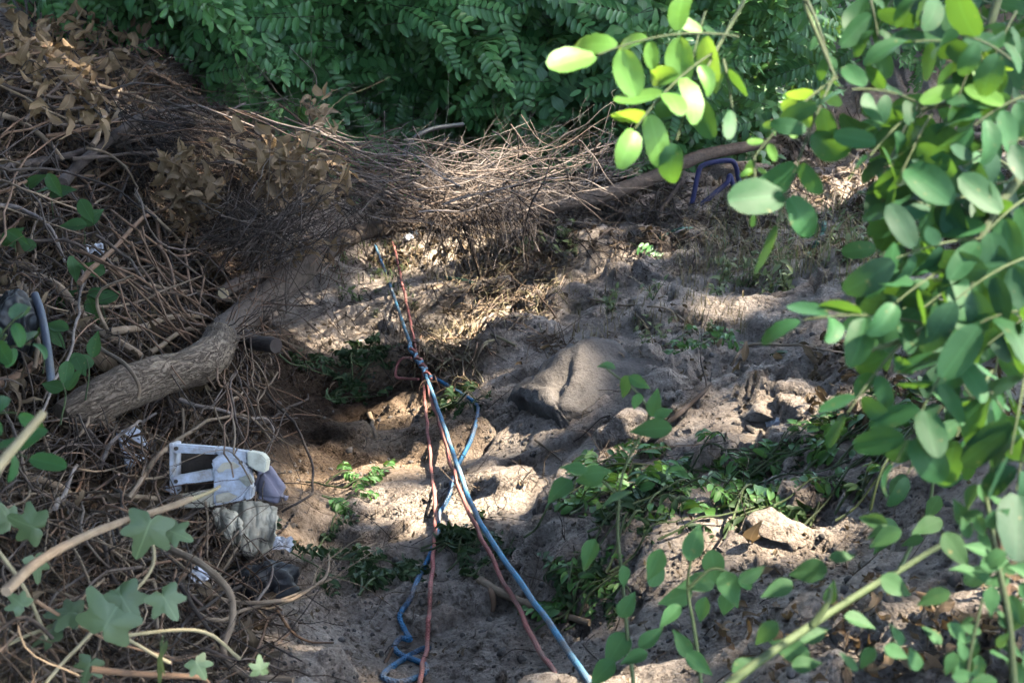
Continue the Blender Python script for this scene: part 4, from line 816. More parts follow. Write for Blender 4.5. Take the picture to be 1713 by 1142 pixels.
for x0, y0, x1, y1 in ((366, 790, 410, 784), (362, 822, 404, 818)): slab([(x0, y0, D - .016), (x1, y1, D - .016), (x1, y1 + 3, D - .016), (x0, y0 + 3, D - .016)], .006, MAT['white'], O, 'rib', cr, .0008)
for x0, y0 in ((294, 750), (372, 838), (402, 774), (294, 805)):
    bs = at(x0, y0, D - .012) - O; mb = MB(); tube(mb, [bs, bs + FWD * .006], .0035, 10); mb.build('screw_hole', MAT['darkin'], cr)  # screw holes drawn as plugs with the hole's shadow as colour
for pl in ([(362, 786, D - .0145), (372, 774, D - .0145), (390, 772, D - .0145), (402, 780, D - .0145), (392, 784, D - .0145), (378, 784, D - .0145), (368, 794, D - .0145)], [(360, 828, D - .0145), (380, 822, D - .0145), (398, 830, D - .0145), (384, 838, D - .0145), (362, 842, D - .0145)]):
    slab(pl, .003, MAT['sack'], O, 'mud_cake', cr, .0008)
slab([(398, 800, D - .02), (418, 792, D - .03), (424, 806, D - .034), (412, 814, D - .022)], .003, MAT['cream'], O, 'torn_flap', cr, .0006)
Df = 2.44; O = at(450, 815, Df); fo = obj('foam_block', None); bpy.data.objects.remove(fo)
mf = slab([(440, 772, Df), (462, 800, Df), (479, 828, Df), (474, 844, Df), (440, 840, Df), (420, 832, Df), (422, 800, Df)], .05, MAT['foam'], O, 'foam_block', None, .012, 4); mf.location = O.tolist(); mf.data.polygons.foreach_set('use_smooth', np.ones(len(mf.data.polygons), bool)); tag(mf, 'rounded purple grey foam block wedged behind the white crate', 'foam')
def cloth(name, label, cat, px, py, d, sx, sy, sz, mat, seed, fold=0.3):
    bm = bmesh.new(); bmesh.ops.create_icosphere(bm, subdivisions=5, radius=1.0); co = np.array([v.co[:] for v in bm.verts])
    st = np.stack([co[:, 0] * 2.4 + pnoise(co * 1.5 + seed) * 0.8, co[:, 1] * 2.4, co[:, 2] * 0.9], -1)
    k = 1 + fold * pnoise(co * 1.1 + seed) * 1.4 - fold * np.abs(pnoise(st + seed)) * 1.6 + 0.10 * pnoise(st * 3.1 + seed) + 0.04 * pnoise(co * 9 + seed)
    co = co * k[:, None] * [sx, sy, sz]; co[:, 0] += 0.35 * sx * np.clip(co[:, 2] / sz, -1, 1) * 0.5
    for v, c in zip(bm.verts, co): v.co = c
    me = bpy.data.meshes.new(name); bm.to_mesh(me); bm.free(); me.materials.append(mat); me.polygons.foreach_set('use_smooth', np.ones(len(me.polygons), bool))
    return tag(obj(name, me, None, at(px, py, d)), label, cat)
def drape(name, label, cat, top, bot, d, bulge, mat, seed, nu=44, nv=34, folds=9.0):
    """a hanging sheet: top and bottom edges by picture position, folds running down, edges curled under"""
    u = np.linspace(0, 1, nu); v = np.linspace(0, 1, nv); U, V = np.meshgrid(u, v); T_ = spline(np.array(top, float), 12); B_ = spline(np.array(bot, float), 12); iu = np.linspace(0, 1, len(T_)); ib = np.linspace(0, 1, len(B_))
    tx_, ty_ = np.interp(U, iu, T_[:, 0]), np.interp(U, iu, T_[:, 1]); bx, by = np.interp(U, ib, B_[:, 0]), np.interp(U, ib, B_[:, 1])
    q = np.stack([U * 2.2 + seed, V * 1.1, np.full_like(U, seed)], -1); w_ = pnoise(q) ; fold = np.sin(folds * U + 5.5 * w_ + 2.2 * V + seed) * (0.35 + 0.65 * V)
    px_ = tx_ * (1 - V) + bx * V + 5 * pnoise(q * 3 + 4); py_ = ty_ * (1 - V) + by * V + 4 * pnoise(q * 3 + 9)
    dep = d - bulge * np.sin(np.pi * np.clip(U, .03, .97)) ** .6 * np.sin(np.pi * (.15 + .75 * V)) - .013 * fold - .008 * pnoise(q * 5) - .004 * pnoise(q * 13) - .05 * w_ * V + .05 * np.clip(V - .9, 0, 1) * 8
    pts = at(px_, py_, dep).reshape(-1, 3); O_ = pts.mean(0); i = np.arange(nv - 1)[:, None] * nu + np.arange(nu - 1)[None]
    o = MB().add(pts - O_, np.stack([i, i + 1, i + nu + 1, i + nu], -1).reshape(-1, 4)).build(name, mat); o.location = O_.tolist(); m = o.modifiers.new('thickness', 'SOLIDIFY'); m.thickness = .003; return tag(o, label, cat)
drape('muddy_sack', 'muddy tan cloth sack hanging below the white crate', 'sack', [(385, 846), (410, 838), (440, 840), (464, 848)], [(398, 905), (412, 934), (440, 930), (462, 900)], 2.46, .022, MAT['sack'], 3.3)
drape('muddy_sack', 'smaller muddy cloth roll bunched beside the tan sack', 'sack', [(352, 856), (370, 848), (392, 856), (402, 872)], [(366, 890), (384, 906), (398, 908), (408, 892)], 2.40, .02, MAT['sack'], 8.1, folds=7.0)
cloth('black_bag', 'crumpled black plastic bag in the hollow beneath the sack', 'bag', 430, 978, 2.38, .065, .05, .045, MAT['blackplastic'], 5.7, .45)
cloth('black_bag', 'black plastic sheeting in the hollow behind the slate strip', 'bag', 24, 545, 2.62, .05, .05, .07, MAT['blackplastic'], 6.2, .4)
# perforated panel
def panel(label, corners, holes, mat):
    O = at(*corners[0]); p = [at(*c) - O for c in corners]; nz_ = unit(np.cross(p[1] - p[0], p[3] - p[0])); p[2] = p[2] - nz_ * (p[2] @ nz_); ex = unit(p[1] - p[0]); nz = unit(np.cross(p[1] - p[0], p[3] - p[0])); ey = np.cross(nz, ex)
    bm = bmesh.new(); es = []
    def loop(pts):
        vs = [bm.verts.new(q) for q in pts]; es.extend(bm.edges.new((vs[i], vs[(i + 1) % len(vs)])) for i in range(len(vs)))
    loop(p)
    for u, v, r in holes:
        c = (p[0] * (1 - u) + p[1] * u) * (1 - v) + (p[3] * (1 - u) + p[2] * u) * v; loop([c + ex * r * math.cos(a) + ey * r * math.sin(a) for a in np.linspace(0, 2 * np.pi, 12, endpoint=False)])
    bmesh.ops.triangle_fill(bm, use_beauty=True, use_dissolve=False, edges=es); me = bpy.data.meshes.new('perforated_panel'); bm.to_mesh(me); bm.free(); me.materials.append(mat)
    o = obj('perforated_panel', me, None, O); m = o.modifiers.new('thickness', 'SOLIDIFY'); m.thickness = 0.004; return tag(o, label, 'panel')
panel('white perforated plastic panel tilted in the roots beside the crate', [(196, 722, 2.50), (230, 708, 2.56), (256, 758, 2.52), (214, 784, 2.44)], [(.2, .2, .003), (.6, .2, .0035), (.4, .42, .007), (.75, .42, .003), (.2, .6, .003), (.55, .68, .008), (.85, .7, .003), (.3, .85, .004), (.15, .4, .003), (.7, .88, .003)], MAT['panelgrey'])
panel('narrow white plastic strip lying behind the crate bars', [(240, 820, 2.42), (282, 812, 2.42), (284, 822, 2.40), (244, 830, 2.40)], [(.3, .5, .003), (.7, .5, .003)], MAT['white'])
def scrap(label, px, py, w, matn='white', lift=0.01, d=None, name='paper_scrap'):
    p = G(px, py, lift) if d is None else at(px, py, d); u = np.linspace(-1, 1, 7); U, V = np.meshgrid(u, u); z = 0.16 * rng.normal(size=U.shape); edge = 1 + 0.15 * rng.normal(size=U.shape)
    v = np.stack([U * edge, V * 0.8 * edge, z], -1).reshape(-1, 3) * w / 2; i = np.arange(6)[:, None] * 7 + np.arange(6)[None]
    o = MB().add(v, np.stack([i, i + 1, i + 8, i + 7], -1).reshape(-1, 4)).build(name, MAT[matn], None, False); o.matrix_local = M4(frame(rng.normal(size=3) * [1, .3, .3], [0.1, -0.6, 0.8]), p); return tag(o, label, 'scrap')
scrap('white crumpled paper flake at the foot of the sack', 474, 908, .03, d=2.40)
scrap('white crumpled wrapper in the roots under the sack', 332, 960, .032, d=2.14)
scrap('white paper scrap lying on the sunlit bank', 1297, 710, .035); scrap('white plastic bit on the far floor near the rope ends', 683, 396, .035, lift=.1); scrap('white peeled bark strip in the stems above the trunk', 160, 414, .05, lift=.3)
scrap('small blue plastic bit beside the white one near the rope ends', 692, 388, .03, 'blue', .1); scrap('small orange scrap on the gully floor by the blue rope', 626, 528, .03, 'cane')
def hose(name, label, pts, r, matn, cat='hose'):
    mb = MB(); tube(mb, pts - pts[0], r, 12); o = mb.build(name, MAT[matn]); o.location = pts[0].tolist(); return tag(o, label, cat)
nv = thing('navy_tube', 'bent navy blue foam tube standing on the far bank', 'tube', at(1154, 360, 5.35)); nO = at(1154, 360, 5.35)
for pix in ([(1153, 362, 5.35), (1160, 330, 5.35), (1167, 295, 5.35), (1174, 278, 5.35), (1196, 271, 5.36), (1222, 269, 5.38), (1231, 279, 5.4), (1236, 302, 5.42), (1246, 336, 5.44)], [(1158, 357, 5.33), (1188, 330, 5.34), (1215, 307, 5.35), (1221, 294, 5.36), (1226, 308, 5.36), (1236, 330, 5.38)]):
    mb = MB(); tube(mb, dpath(pix, 7) - nO, .0098, 12); mb.build('tube', MAT['navy'], nv)
hose('black_hose', 'black bent hose end sticking out of the brushwood before the thicket', dpath([(675, 262, 4.4), (683, 244, 4.42), (697, 228, 4.45), (722, 216, 4.5), (750, 211, 4.55), (774, 208, 4.6)], 8), .0072, 'blackplastic')
hose('green_hose', 'dark green hose lying below the navy tube', gpath([(1105, 400, .01), (1130, 387, .03), (1155, 383, .03), (1185, 392, .03), (1218, 408, .01)], 0, 8), .008, 'greenhose')
hose('green_hose', 'short green hose end beside the weeds on the bank', gpath([(1379, 372, .05), (1376, 392, .05), (1362, 412, .03), (1352, 428, .01)], 0, 8), .008, 'greenhose')
hose('green_hose', 'short green hose piece under the hanging dark twig', gpath([(745, 465, .03), (765, 468, .03), (790, 474, .02)], 0, 8), .009, 'greenhose')
sp = [(58, 492, 2.62), (68, 520, 2.6), (76, 560, 2.56), (82, 600, 2.52), (86, 642, 2.46)]; pts = dpath(sp, 6); O = pts[0]; mb = MB(); tube(mb, pts - O, .0075, 8)
o = mb.build('plastic_strip', MAT['greyplastic']); o.location = O.tolist(); tag(o, 'curved slate grey plastic strip poking out of the stems', 'strip')
O = G(715, 500); o = slab([(712, 478, 4.88), (741, 473, 4.9), (736, 497, 4.84), (722, 508, 4.82), (702, 523, 4.8), (699, 517, 4.8), (718, 500, 4.84)], .018, MAT['tan'], O, 'wood_shard', None, .002); o.location = O.tolist(); tag(o, 'pale split shard of wood on the gully floor behind the ropes', 'wood')

# ------------------------------------------------------------------ roots and straw at the knot
heap_twigs(46, (680, 565, 800, 640), (.01, .07), (30, 90), (1.2, 2.6), ['tan', 'cane', 'vine'], 'root', 'curled pale rootlet by the rope knot', 'rootlets by the rope knot', 0.35, None, False, 2, .008)
heap_twigs(24, (895, 560, 950, 600), (.0, .03), (20, 50), (1.0, 1.8), ['vine', 'tan'], 'root', 'curled rusty rootlet above the boulder', 'rootlets above the boulder', 0.4, None, False, 2, .006)
heap_twigs(160, (780, 440, 920, 530), (.0, .05), (30, 110), (0.8, 2.2), ['twig', 'cane', 'tan'], 'undergrowth', 'straw and roots on the shaded slope', None, 0.2, (-0.5, 0.5), True)

# ------------------------------------------------------------------ green plants
WILT = bank(6, MAT['wilt'], MAT['greenstem'], 5, 3, 0.4, 0.27, 0.48, limp=0.5, jitter=0.3)
CUT = bank(6, MAT['cut'], MAT['greenstem'], 5, 4, 0.3, 0.27, 0.50, limp=0.15, jitter=0.2)
YOUNG = bank(3, MAT['young'], MAT['greenstem'], 5, 4, 0.3, 0.25, 0.50, limp=0.1, jitter=0.2)
def sprig(label, group, px, py, ang, L, leaves, size, nleaf, lift=0.03, name='cut_sprig'):
    p0 = G(px, py); d2 = np.array([math.cos(ang), math.sin(ang)]); t = np.linspace(0, 1, 7); xy = p0[:2] + d2 * (t[:, None] - 0.5) * L
    z = Hz(xy[:, 0], xy[:, 1]) + 0.008 + lift * np.sin(np.pi * t) + 0.01 * rng.random(); pts = np.c_[xy, z]; e = thing(name, label, 'sprig', pts[0], group); O = pts[0]; AUTO.append((e, pts, 'sprig', L, 'dark wilted' if leaves is WILT else 'green'))
    mb = MB(); tube(mb, wob(spline(pts - O, 3), .004, 12), np.linspace(.0028, .0012, 19), 4); mb.build('stem', MAT['greenstem'], e)
    for k in range(nleaf):
        u = rng.uniform(0.1, 1.0); q = np.array([np.interp(u, t, pts[:, c]) for c in range(3)]); a = ang + rng.choice([-1, 1]) * rng.uniform(0.3, 1.3)
        d = np.array([math.cos(a), math.sin(a), rng.uniform(-0.1, 0.25)]); obj('leaf', leaves[rng.integers(len(leaves))], e, mat=M4(frame(d, [rng.normal() * .4, -.35 + rng.normal() * .3, 1]), q - O, size * rng.uniform(.7, 1.25)))
def sprigs(n, box, label, group, leaves, size, L, nleaf, ang=(0.4, 0.7), lift=0.018):
    for _ in range(n): sprig(label, group, rng.uniform(box[0], box[2]), rng.uniform(box[1], box[3]), rng.normal(*ang), rng.uniform(*L), leaves, size, int(rng.integers(*nleaf)), rng.uniform(0, lift))
sprigs(15, (1040, 785, 1260, 885), 'bright green cut sprig in the heap on the bank behind the sapling', 'cut sprigs behind the sapling', CUT + CUT + CUT + WILT, .08, (.12, .26), (4, 7))
sprigs(14, (1240, 745, 1420, 850), 'green cut sprig in the heap running up the bank under the bough', 'cut sprigs running up the bank', CUT + CUT + WILT, .08, (.16, .3), (4, 7))
sprigs(10, (1380, 730, 1510, 790), 'dark wilting cut sprig at the upper end of the heap on the bank', 'wilting sprigs at the heap end', WILT + CUT, .08, (.16, .28), (4, 7))
sprigs(5, (930, 790, 1060, 850), 'young green sprig straying from the heap toward the blue rope', 'stray sprigs by the blue rope', CUT, .09, (.12, .2), (4, 6))
sprigs(6, (980, 850, 1090, 905), 'dark wilted sprig below the green heap on the slope', 'dark sprigs below the green heap', WILT, .08, (.1, .2), (5, 8))
sprigs(8, (930, 955, 1010, 1040), 'small leafy sprig in the tuft beside the taut blue rope', 'sprigs beside the taut blue rope', CUT + WILT, .07, (.08, .16), (5, 8))
sprigs(6, (740, 910, 820, 965), 'dark wilted sprig strewn between the two red ropes', 'sprigs between the red ropes', WILT, .07, (.1, .18), (5, 8))
sprigs(7, (490, 900, 640, 990), 'dark wilted sprig on the shaded floor below the sack', 'sprigs below the sack', WILT, .06, (.1, .2), (5, 8))
sprigs(7, (520, 625, 640, 680), 'dark wilted sprig heaped by the long thin stick', 'sprigs by the long thin stick', WILT, .075, (.13, .25), (6, 9))
sprigs(4, (745, 655, 800, 690), 'dark wilted sprig under the loop of blue rope', 'sprigs under the rope loop', WILT, .08, (.1, .18), (4, 7))
sprigs(5, (590, 590, 640, 620), 'dark wilted sprig trailing up the far floor', 'sprigs up the far floor', WILT, .08, (.12, .2), (4, 6), (1.6, .3))
sprigs(4, (1130, 560, 1200, 600), 'small green sprig above the clay stones on the bank', 'sprigs above the clay stones', CUT, .07, (.1, .15), (3, 5))
sprigs(4, (560, 800, 650, 850), 'small olive sprig lying on the shaded slope', 'olive sprigs on the shaded slope', CUT, .05, (.08, .14), (3, 5))
o = thing('fern_sprig', 'single feathery robinia leaf fallen over the far bank edge', 'leaf', at(1052, 405, 4.7)); obj('leaf', LEAF_T[2], o, mat=M4(frame([1, -.3, -.35], [0, -.7, .7]), [0, 0, 0], .17))
# grass and weeds on the bank
def grass(n, box, h, label, matn, bend=0.5, w=.0016):
    mb = MB(); P = G(rng.uniform(box[0], box[2], n), rng.uniform(box[1], box[3], n)); dn = n2(P[:, 0], P[:, 1], 5.0, 60)
    for p, q in zip(P, dn):
        if q < -0.12: continue
        L = rng.uniform(*h); a = rng.uniform(0, 6.28); t = np.linspace(0, 1, 5)[:, None]; d = np.array([math.cos(a), math.sin(a), 0]); pts = p + d * L * bend * rng.random() * t ** 2 + np.array([0, 0, 1]) * L * t * (1 - 0.3 * bend * t)
        side = np.array([-d[1], d[0], 0]) * w * rng.uniform(.6, 1.4); v = np.concatenate([pts - side * (1 - t * .9), pts + side * (1 - t * .9)]); i = np.arange(4); mb.add(v, np.stack([i, i + 5, i + 6, i + 1], -1), 0, np.c_[np.tile([0.3], 10), np.tile(t[:, 0], 2)])
    return tag(mb.build('grass', MAT[matn]), label, None, None, 'stuff')
grass(900, (1130, 360, 1480, 480), (.05, .17), 'pale dry grass on the far bank', 'straw', 1.2)
grass(500, (1180, 330, 1480, 470), (.04, .12), 'thin green grass on the far bank', 'weed', 1.0, .002)
grass(350, (640, 380, 960, 480), (.03, .10), 'thin grass and straw on the far floor', 'straw', 1.3); grass(300, (950, 480, 1250, 580), (.03, .10), 'dry grass above the boulder', 'straw', 1.3)
grass(260, (700, 550, 800, 620), (.03, .09), 'yellow straw at the rope knot', 'straw', 1.5); grass(160, (560, 400, 700, 500), (.02, .06), 'short green weeds on the far floor', 'weed', 1.0, .003)
grass(420, (1420, 220, 1713, 420), (.04, .12), 'dry grass under the bough', 'straw', 1.2)
def weed_mesh(k):
    mb = MB(); h = 1.0
    for s_ in range(3):
        tip = np.array([rng.normal() * .35, rng.normal() * .35, rng.uniform(.6, 1)]); st = spline([(0, 0, 0), tip * .5 + rng.normal(size=3) * .05, tip], 4); tube(mb, st, np.linspace(.025, .012, 9), 3, 1, False)
        for q in range(5): p = st[rng.integers(2, 9)]; add_blade(mb, blade(3, .5, .2, .3, hw_ovate), frame(rng.normal(size=3) + [0, -.3, .2], [0, -.3, 1]), p, rng.uniform(.25, .45))
    return mb.mesh('weed', [MAT['weed'], MAT['greenstem']])
WM = [weed_mesh(k) for k in range(6)]
for n_, box, lb, gp, sz in ((12, (1130, 430, 1330, 500), 'small pale weed growing at the top of the bare bank', 'weeds at the top of the bank', .10), (12, (1300, 360, 1470, 460), 'small weed in the dry grass of the far bank', 'weeds in the dry grass', .10), (9, (1000, 500, 1200, 590), 'small weed among the straw above the boulder', 'weeds above the boulder', .08),
        (10, (560, 440, 700, 580), 'small weed on the far floor beside the rope ends', 'weeds on the far floor', .07), (6, (1380, 470, 1480, 560), 'thin pale weed on the bare bank under the bough', 'weeds under the bough', .09), (8, (860, 400, 1000, 440), 'dark weed growing under the fallen trunk', 'weeds under the trunk', .10)):
    for _ in range(n_):
        o = obj('weed', WM[rng.integers(6)], None, G(rng.uniform(box[0], box[2]), rng.uniform(box[1], box[3])) - np.array([0, 0, .004])); s_ = sz * rng.uniform(.4, 1.0); o.scale = (s_, s_, s_); o.rotation_euler = (0, 0, rng.uniform(0, 6.28)); AUTO.append((o, np.array(o.location), 'weed', s_))

# ------------------------------------------------------------------ leaves close to the viewer
LFT = []
for k in range(8):
    g = blade(8, rng.uniform(.44, .60), rng.uniform(.02, .22), rng.uniform(-.2, .5), hw_oval, .02, rng.normal() * .5, 5, .02); LFT.append({m: MB().add(*g[:2], 0, g[2]).mesh('leaflet', MAT[m]) for m in ('near', 'young', 'robinia')})
def near_leaf(e, O, base, tip, pairs, ll, kind='near', face=0.7, sag=0.06):
    b, t_ = at(*base), at(*tip); L = np.linalg.norm(t_ - b); tt = np.linspace(0, 1, 9)[:, None]; pts = b + (t_ - b) * tt + np.array([0, 0, 1]) * L * sag * 4 * tt * (1 - tt)
    mb = MB(); tube(mb, pts - O, np.linspace(.0011, .0007, 9), 5); lf = mb.build('leaf', MAT['greenstem'], e); tan = unit(t_ - b); toc = unit(CAM - (b + t_) / 2)
    nrm = unit(toc * face + np.array([0, 0, .6]) + rng.normal(size=3) * .25); side = unit(np.cross(nrm, tan))
    for i_ in range(pairs * 2 + 1):
        u = 1.0 if i_ == pairs * 2 else .25 + .7 * (i_ // 2) / max(1, pairs - 0.5); sg = 1 if i_ % 2 else -1; p = b + (t_ - b) * u + np.array([0, 0, 1]) * L * sag * 4 * u * (1 - u)
        d = tan if i_ == pairs * 2 else side * sg * .95 + tan * .42
        d = unit(d + rng.normal(size=3) * .25 + np.array([0, 0, -.4])); up = nrm + rng.normal(size=3) * .55
        obj('leaflet', LFT[rng.integers(8)][kind], lf, mat=M4(frame(d, up), p - O + d * .003, 0.84 * ll * rng.uniform(.6, 1.15)))
def bough(label, stems, leaves, kind='near'):
    O = at(*stems[0][0][:3]); e = thing('robinia_bough', label, 'branch', O, 'robinia boughs close by')
    for st in stems:
        pts = dpath([q[:3] for q in st], 6) - O; mb = MB(); tube(mb, pts, np.linspace(st[0][3], st[0][3] * .5, len(pts)), 6); mb.build('stem', MAT['greenstem'], e)
    for lf in leaves: near_leaf(e, O, lf[0], lf[1], lf[2], lf[3], lf[4] if len(lf) > 4 else kind)
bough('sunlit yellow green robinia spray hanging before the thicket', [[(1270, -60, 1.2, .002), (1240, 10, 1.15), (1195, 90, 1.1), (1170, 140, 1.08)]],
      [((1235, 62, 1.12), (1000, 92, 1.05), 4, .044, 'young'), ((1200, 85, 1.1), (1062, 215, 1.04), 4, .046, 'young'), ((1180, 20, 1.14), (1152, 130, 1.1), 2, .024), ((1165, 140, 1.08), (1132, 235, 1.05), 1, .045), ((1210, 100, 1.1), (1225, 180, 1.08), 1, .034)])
R_leaves = [((1400, 130, 1.08), (1262, 262, 1.05), 4, .024, 'young'), ((1395, 128, 1.06), (1300, 372, 1.02), 4, .052), ((1350, 0, 1.1), (1392, 120, 1.08), 3, .02), ((1262, 262, 1.05), (1262, 352, 1.04), 3, .018, 'young'),
    ((1545, 178, 1.04), (1425, 150, 1.0), 3, .038), ((1540, 182, 1.04), (1455, 262, 1.0), 3, .045), ((1560, 190, 1.04), (1500, 310, 1.0), 3, .046), ((1640, 90, 1.05), (1530, 70, 1.02), 3, .042), ((1650, 60, 1.05), (1600, 170, 1.02), 3, .034, 'young'), ((1620, 20, 1.06), (1540, -10, 1.04), 2, .045), ((1700, 20, 1.06), (1650, 130, 1.03), 3, .04),
    ((1720, 160, 1.02), (1630, 210, 1.0), 3, .038), ((1720, 230, 1.02), (1610, 280, 1.0), 3, .042, 'robinia'), ((1720, 330, 1.0), (1640, 400, .98), 3, .046), ((1650, 330, 1.02), (1560, 345, 1.0), 2, .044, 'robinia'), ((1590, 300, 1.03), (1500, 400, 1.0), 3, .046), ((1660, 400, 1.0), (1500, 432, .98), 3, .046, 'robinia'), ((1610, 440, 1.0), (1500, 505, .97), 2, .052),
    ((1720, 430, .98), (1600, 500, .96), 3, .05, 'robinia'), ((1720, 520, .97), (1640, 540, .95), 2, .048), ((1560, 545, 1.0), (1345, 535, .98), 3, .042), ((1515, 568, 1.0), (1418, 690, .97), 3, .036), ((1618, 556, .98), (1500, 772, .94), 4, .046), ((1600, 590, .98), (1680, 690, .95), 2, .05), ((1720, 600, .95), (1690, 760, .92), 2, .052, 'robinia'), ((1720, 700, .94), (1700, 820, .92), 2, .05, 'robinia'),
    ((1690, 100, 1.0), (1610, 60, .98), 2, .046), ((1450, -20, 1.1), (1470, 70, 1.08), 3, .036), ((1690, 280, 1.08), (1590, 240, 1.06), 3, .04), ((1580, 360, 1.06), (1500, 330, 1.05), 2, .045), ((1700, 480, 1.05), (1560, 470, 1.02), 3, .046), ((1660, 620, 1.04), (1600, 730, 1.0), 3, .042)]
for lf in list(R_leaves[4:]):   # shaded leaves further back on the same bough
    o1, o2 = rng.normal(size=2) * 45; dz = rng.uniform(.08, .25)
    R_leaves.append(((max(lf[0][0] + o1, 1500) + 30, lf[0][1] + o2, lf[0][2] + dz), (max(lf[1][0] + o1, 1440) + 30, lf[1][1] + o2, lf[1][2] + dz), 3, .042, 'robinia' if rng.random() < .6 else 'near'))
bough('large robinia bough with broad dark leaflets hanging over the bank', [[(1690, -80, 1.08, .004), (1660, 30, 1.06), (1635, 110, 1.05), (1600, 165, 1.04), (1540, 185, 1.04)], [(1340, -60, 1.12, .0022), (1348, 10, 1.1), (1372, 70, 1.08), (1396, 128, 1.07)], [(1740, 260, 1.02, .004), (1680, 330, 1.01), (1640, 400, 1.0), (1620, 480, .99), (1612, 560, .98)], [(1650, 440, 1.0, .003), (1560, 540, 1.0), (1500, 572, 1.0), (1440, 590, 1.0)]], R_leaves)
bough('few robinia leaflets reaching in before the slate strip', [[(-60, 640, 1.45, .003), (-20, 600, 1.42), (10, 560, 1.4)]], [((-20, 590, 1.4), (40, 522, 1.38), 2, .036), ((-30, 600, 1.42), (50, 575, 1.4), 2, .034)])
bough('few bright robinia leaflets reaching in beside the blurred tan cane', [[(-60, 740, 1.3, .003), (-30, 730, 1.28), (-5, 720, 1.26)]], [((-30, 700, 1.3), (28, 690, 1.28), 1, .036), ((-30, 750, 1.28), (45, 765, 1.25), 2, .038)])
# saplings with single leaves
OV = []
for k in range(8):
    g = blade(8, rng.uniform(.5, .62), rng.uniform(.05, .25), rng.uniform(0, .3), hw_ovate, .02, rng.normal() * .3, 5); OV.append({m: MB().add(*g[:2], 0, g[2]).mesh('leaf', MAT[m]) for m in ('sapling', 'young', 'bramble')})
def leafy(name, label, cat, stems, leaves, kind, d0, face=.75):
    O = at(*stems[0][0][:3]); e = thing(name, label, cat, O)
    for st in stems:
        pts = wob(dpath([q[:3] for q in st], 6), .0015, 20) - O; mb = MB(); tube(mb, pts, np.linspace(st[0][3], st[0][3] * .5, len(pts)), 6); mb.build('stem', MAT['greenstem'], e)
    for px, py, spx, ang in leaves:
        d = d0 + rng.normal() * .02; L = spx / FPX * d; c = at(px, py, d); a = R(ang); dv = RIGHT * math.cos(a) + UP * math.sin(a) + FWD * rng.normal() * .3; toc = unit(CAM - c)
        obj('leaf', OV[rng.integers(8)][kind], e, mat=M4(frame(dv, toc * face + np.array([0, 0, .5]) + rng.normal(size=3) * .3), c - O - unit(dv) * L * .5, L))
leafy('sapling', 'slender sapling with pale green oval leaves growing before the slope', 'sapling', [[(1062, 1175, 1.42, .0024), (1050, 1050, 1.42), (1036, 920, 1.42), (1034, 840, 1.42), (1045, 780, 1.42), (1070, 730, 1.42)], [(1070, 730, 1.42, .0018), (1085, 690, 1.42), (1060, 650, 1.42), (1015, 615, 1.42)], [(1036, 830, 1.42, .0018), (1000, 800, 1.42), (950, 795, 1.42)]],
      [(1015, 612, 36, 170), (1045, 648, 46, 250), (1070, 640, 40, 330), (1095, 672, 50, 80), (1088, 716, 72, 180), (1065, 672, 34, 260), (1110, 690, 34, 20), (960, 782, 48, 170), (935, 818, 58, 215), (985, 800, 50, 190), (1028, 832, 62, 200), (1000, 790, 46, 10), (985, 928, 56, 250), (1045, 965, 40, 280), (1050, 1010, 50, 60), (1030, 1085, 70, 230), (1090, 1065, 54, 40), (1100, 955, 56, 60), (1060, 1100, 50, 200), (1005, 1125, 60, 220)], 'sapling', 1.40)
leafy('sapling', 'leafy sapling shoot with drooping leaflets above the dark soil pocket', 'sapling', [[(1180, 1180, 1.3, .002), (1160, 1060, 1.3), (1150, 980, 1.3), (1165, 900, 1.3)], [(1150, 985, 1.3, .002), (1190, 950, 1.3), (1230, 960, 1.3)]],
      [(1162, 905, 66, 70), (1095, 945, 60, 250), (1165, 975, 70, 180), (1130, 1000, 60, 200), (1195, 950, 62, 280), (1222, 985, 64, 290), (1175, 1020, 50, 260), (1120, 1030, 52, 220), (1170, 1110, 56, 320), (1140, 1075, 54, 120), (1250, 975, 44, 300), (1215, 1010, 50, 260)], 'sapling', 1.28)
leafy('leafy_shoot', 'green stem slanting low across the corner with broad leaves', 'shoot', [[(1190, 1165, 1.0, .0038), (1300, 1085, 1.02), (1420, 1005, 1.05), (1530, 940, 1.08), (1660, 862, 1.12)], [(1360, 1045, 1.03, .003), (1385, 1010, 1.03), (1390, 985, 1.03)]],
      [(1300, 985, 60, 200), (1350, 955, 70, 190), (1260, 960, 50, 30), (1390, 990, 44, 80), (1365, 1060, 60, 20), (1320, 1085, 70, 160), (1280, 1060, 60, 230), (1250, 1110, 56, 30), (1480, 900, 60, 210), (1550, 880, 60, 200), (1600, 920, 70, 300), (1640, 960, 60, 30), (1500, 980, 60, 330), (1560, 1000, 60, 200), (1440, 1040, 60, 340), (1350, 1110, 50, 10), (1410, 930, 46, 10), (1460, 870, 50, 170), (1470, 890, 44, 200)], 'bramble', 1.05)
sm = []
for _ in range(46): x, y = rng.uniform(1600, 1725), rng.uniform(815, 1150); sm.append((x, y, rng.uniform(30, 54), rng.uniform(0, 360)))
for x, y in ((1500, 1090), (1530, 1100), (1420, 1105), (1450, 1100), (1560, 1060), (1590, 1110), (1500, 1060), (1640, 880), (1620, 1050)): sm.append((x, y, 42, rng.uniform(0, 360)))
leafy('leafy_shoot', 'pale small leaved shrub crowding the lower corner beside the brown stick', 'shrub', [[(1700, 1180, .95, .003), (1690, 1050, .95), (1670, 940, .95), (1650, 830, .95)], [(1610, 1180, .95, .002), (1620, 1100, .95), (1640, 1000, .95)]], sm, 'sapling', .95)
B('brown upright stick standing in the small leaved shrub', [(1678, 862, .98), (1672, 930, .98), (1680, 1000, .98), (1684, 1068, .98)], 11, 'vine', d=1, amp=.002)
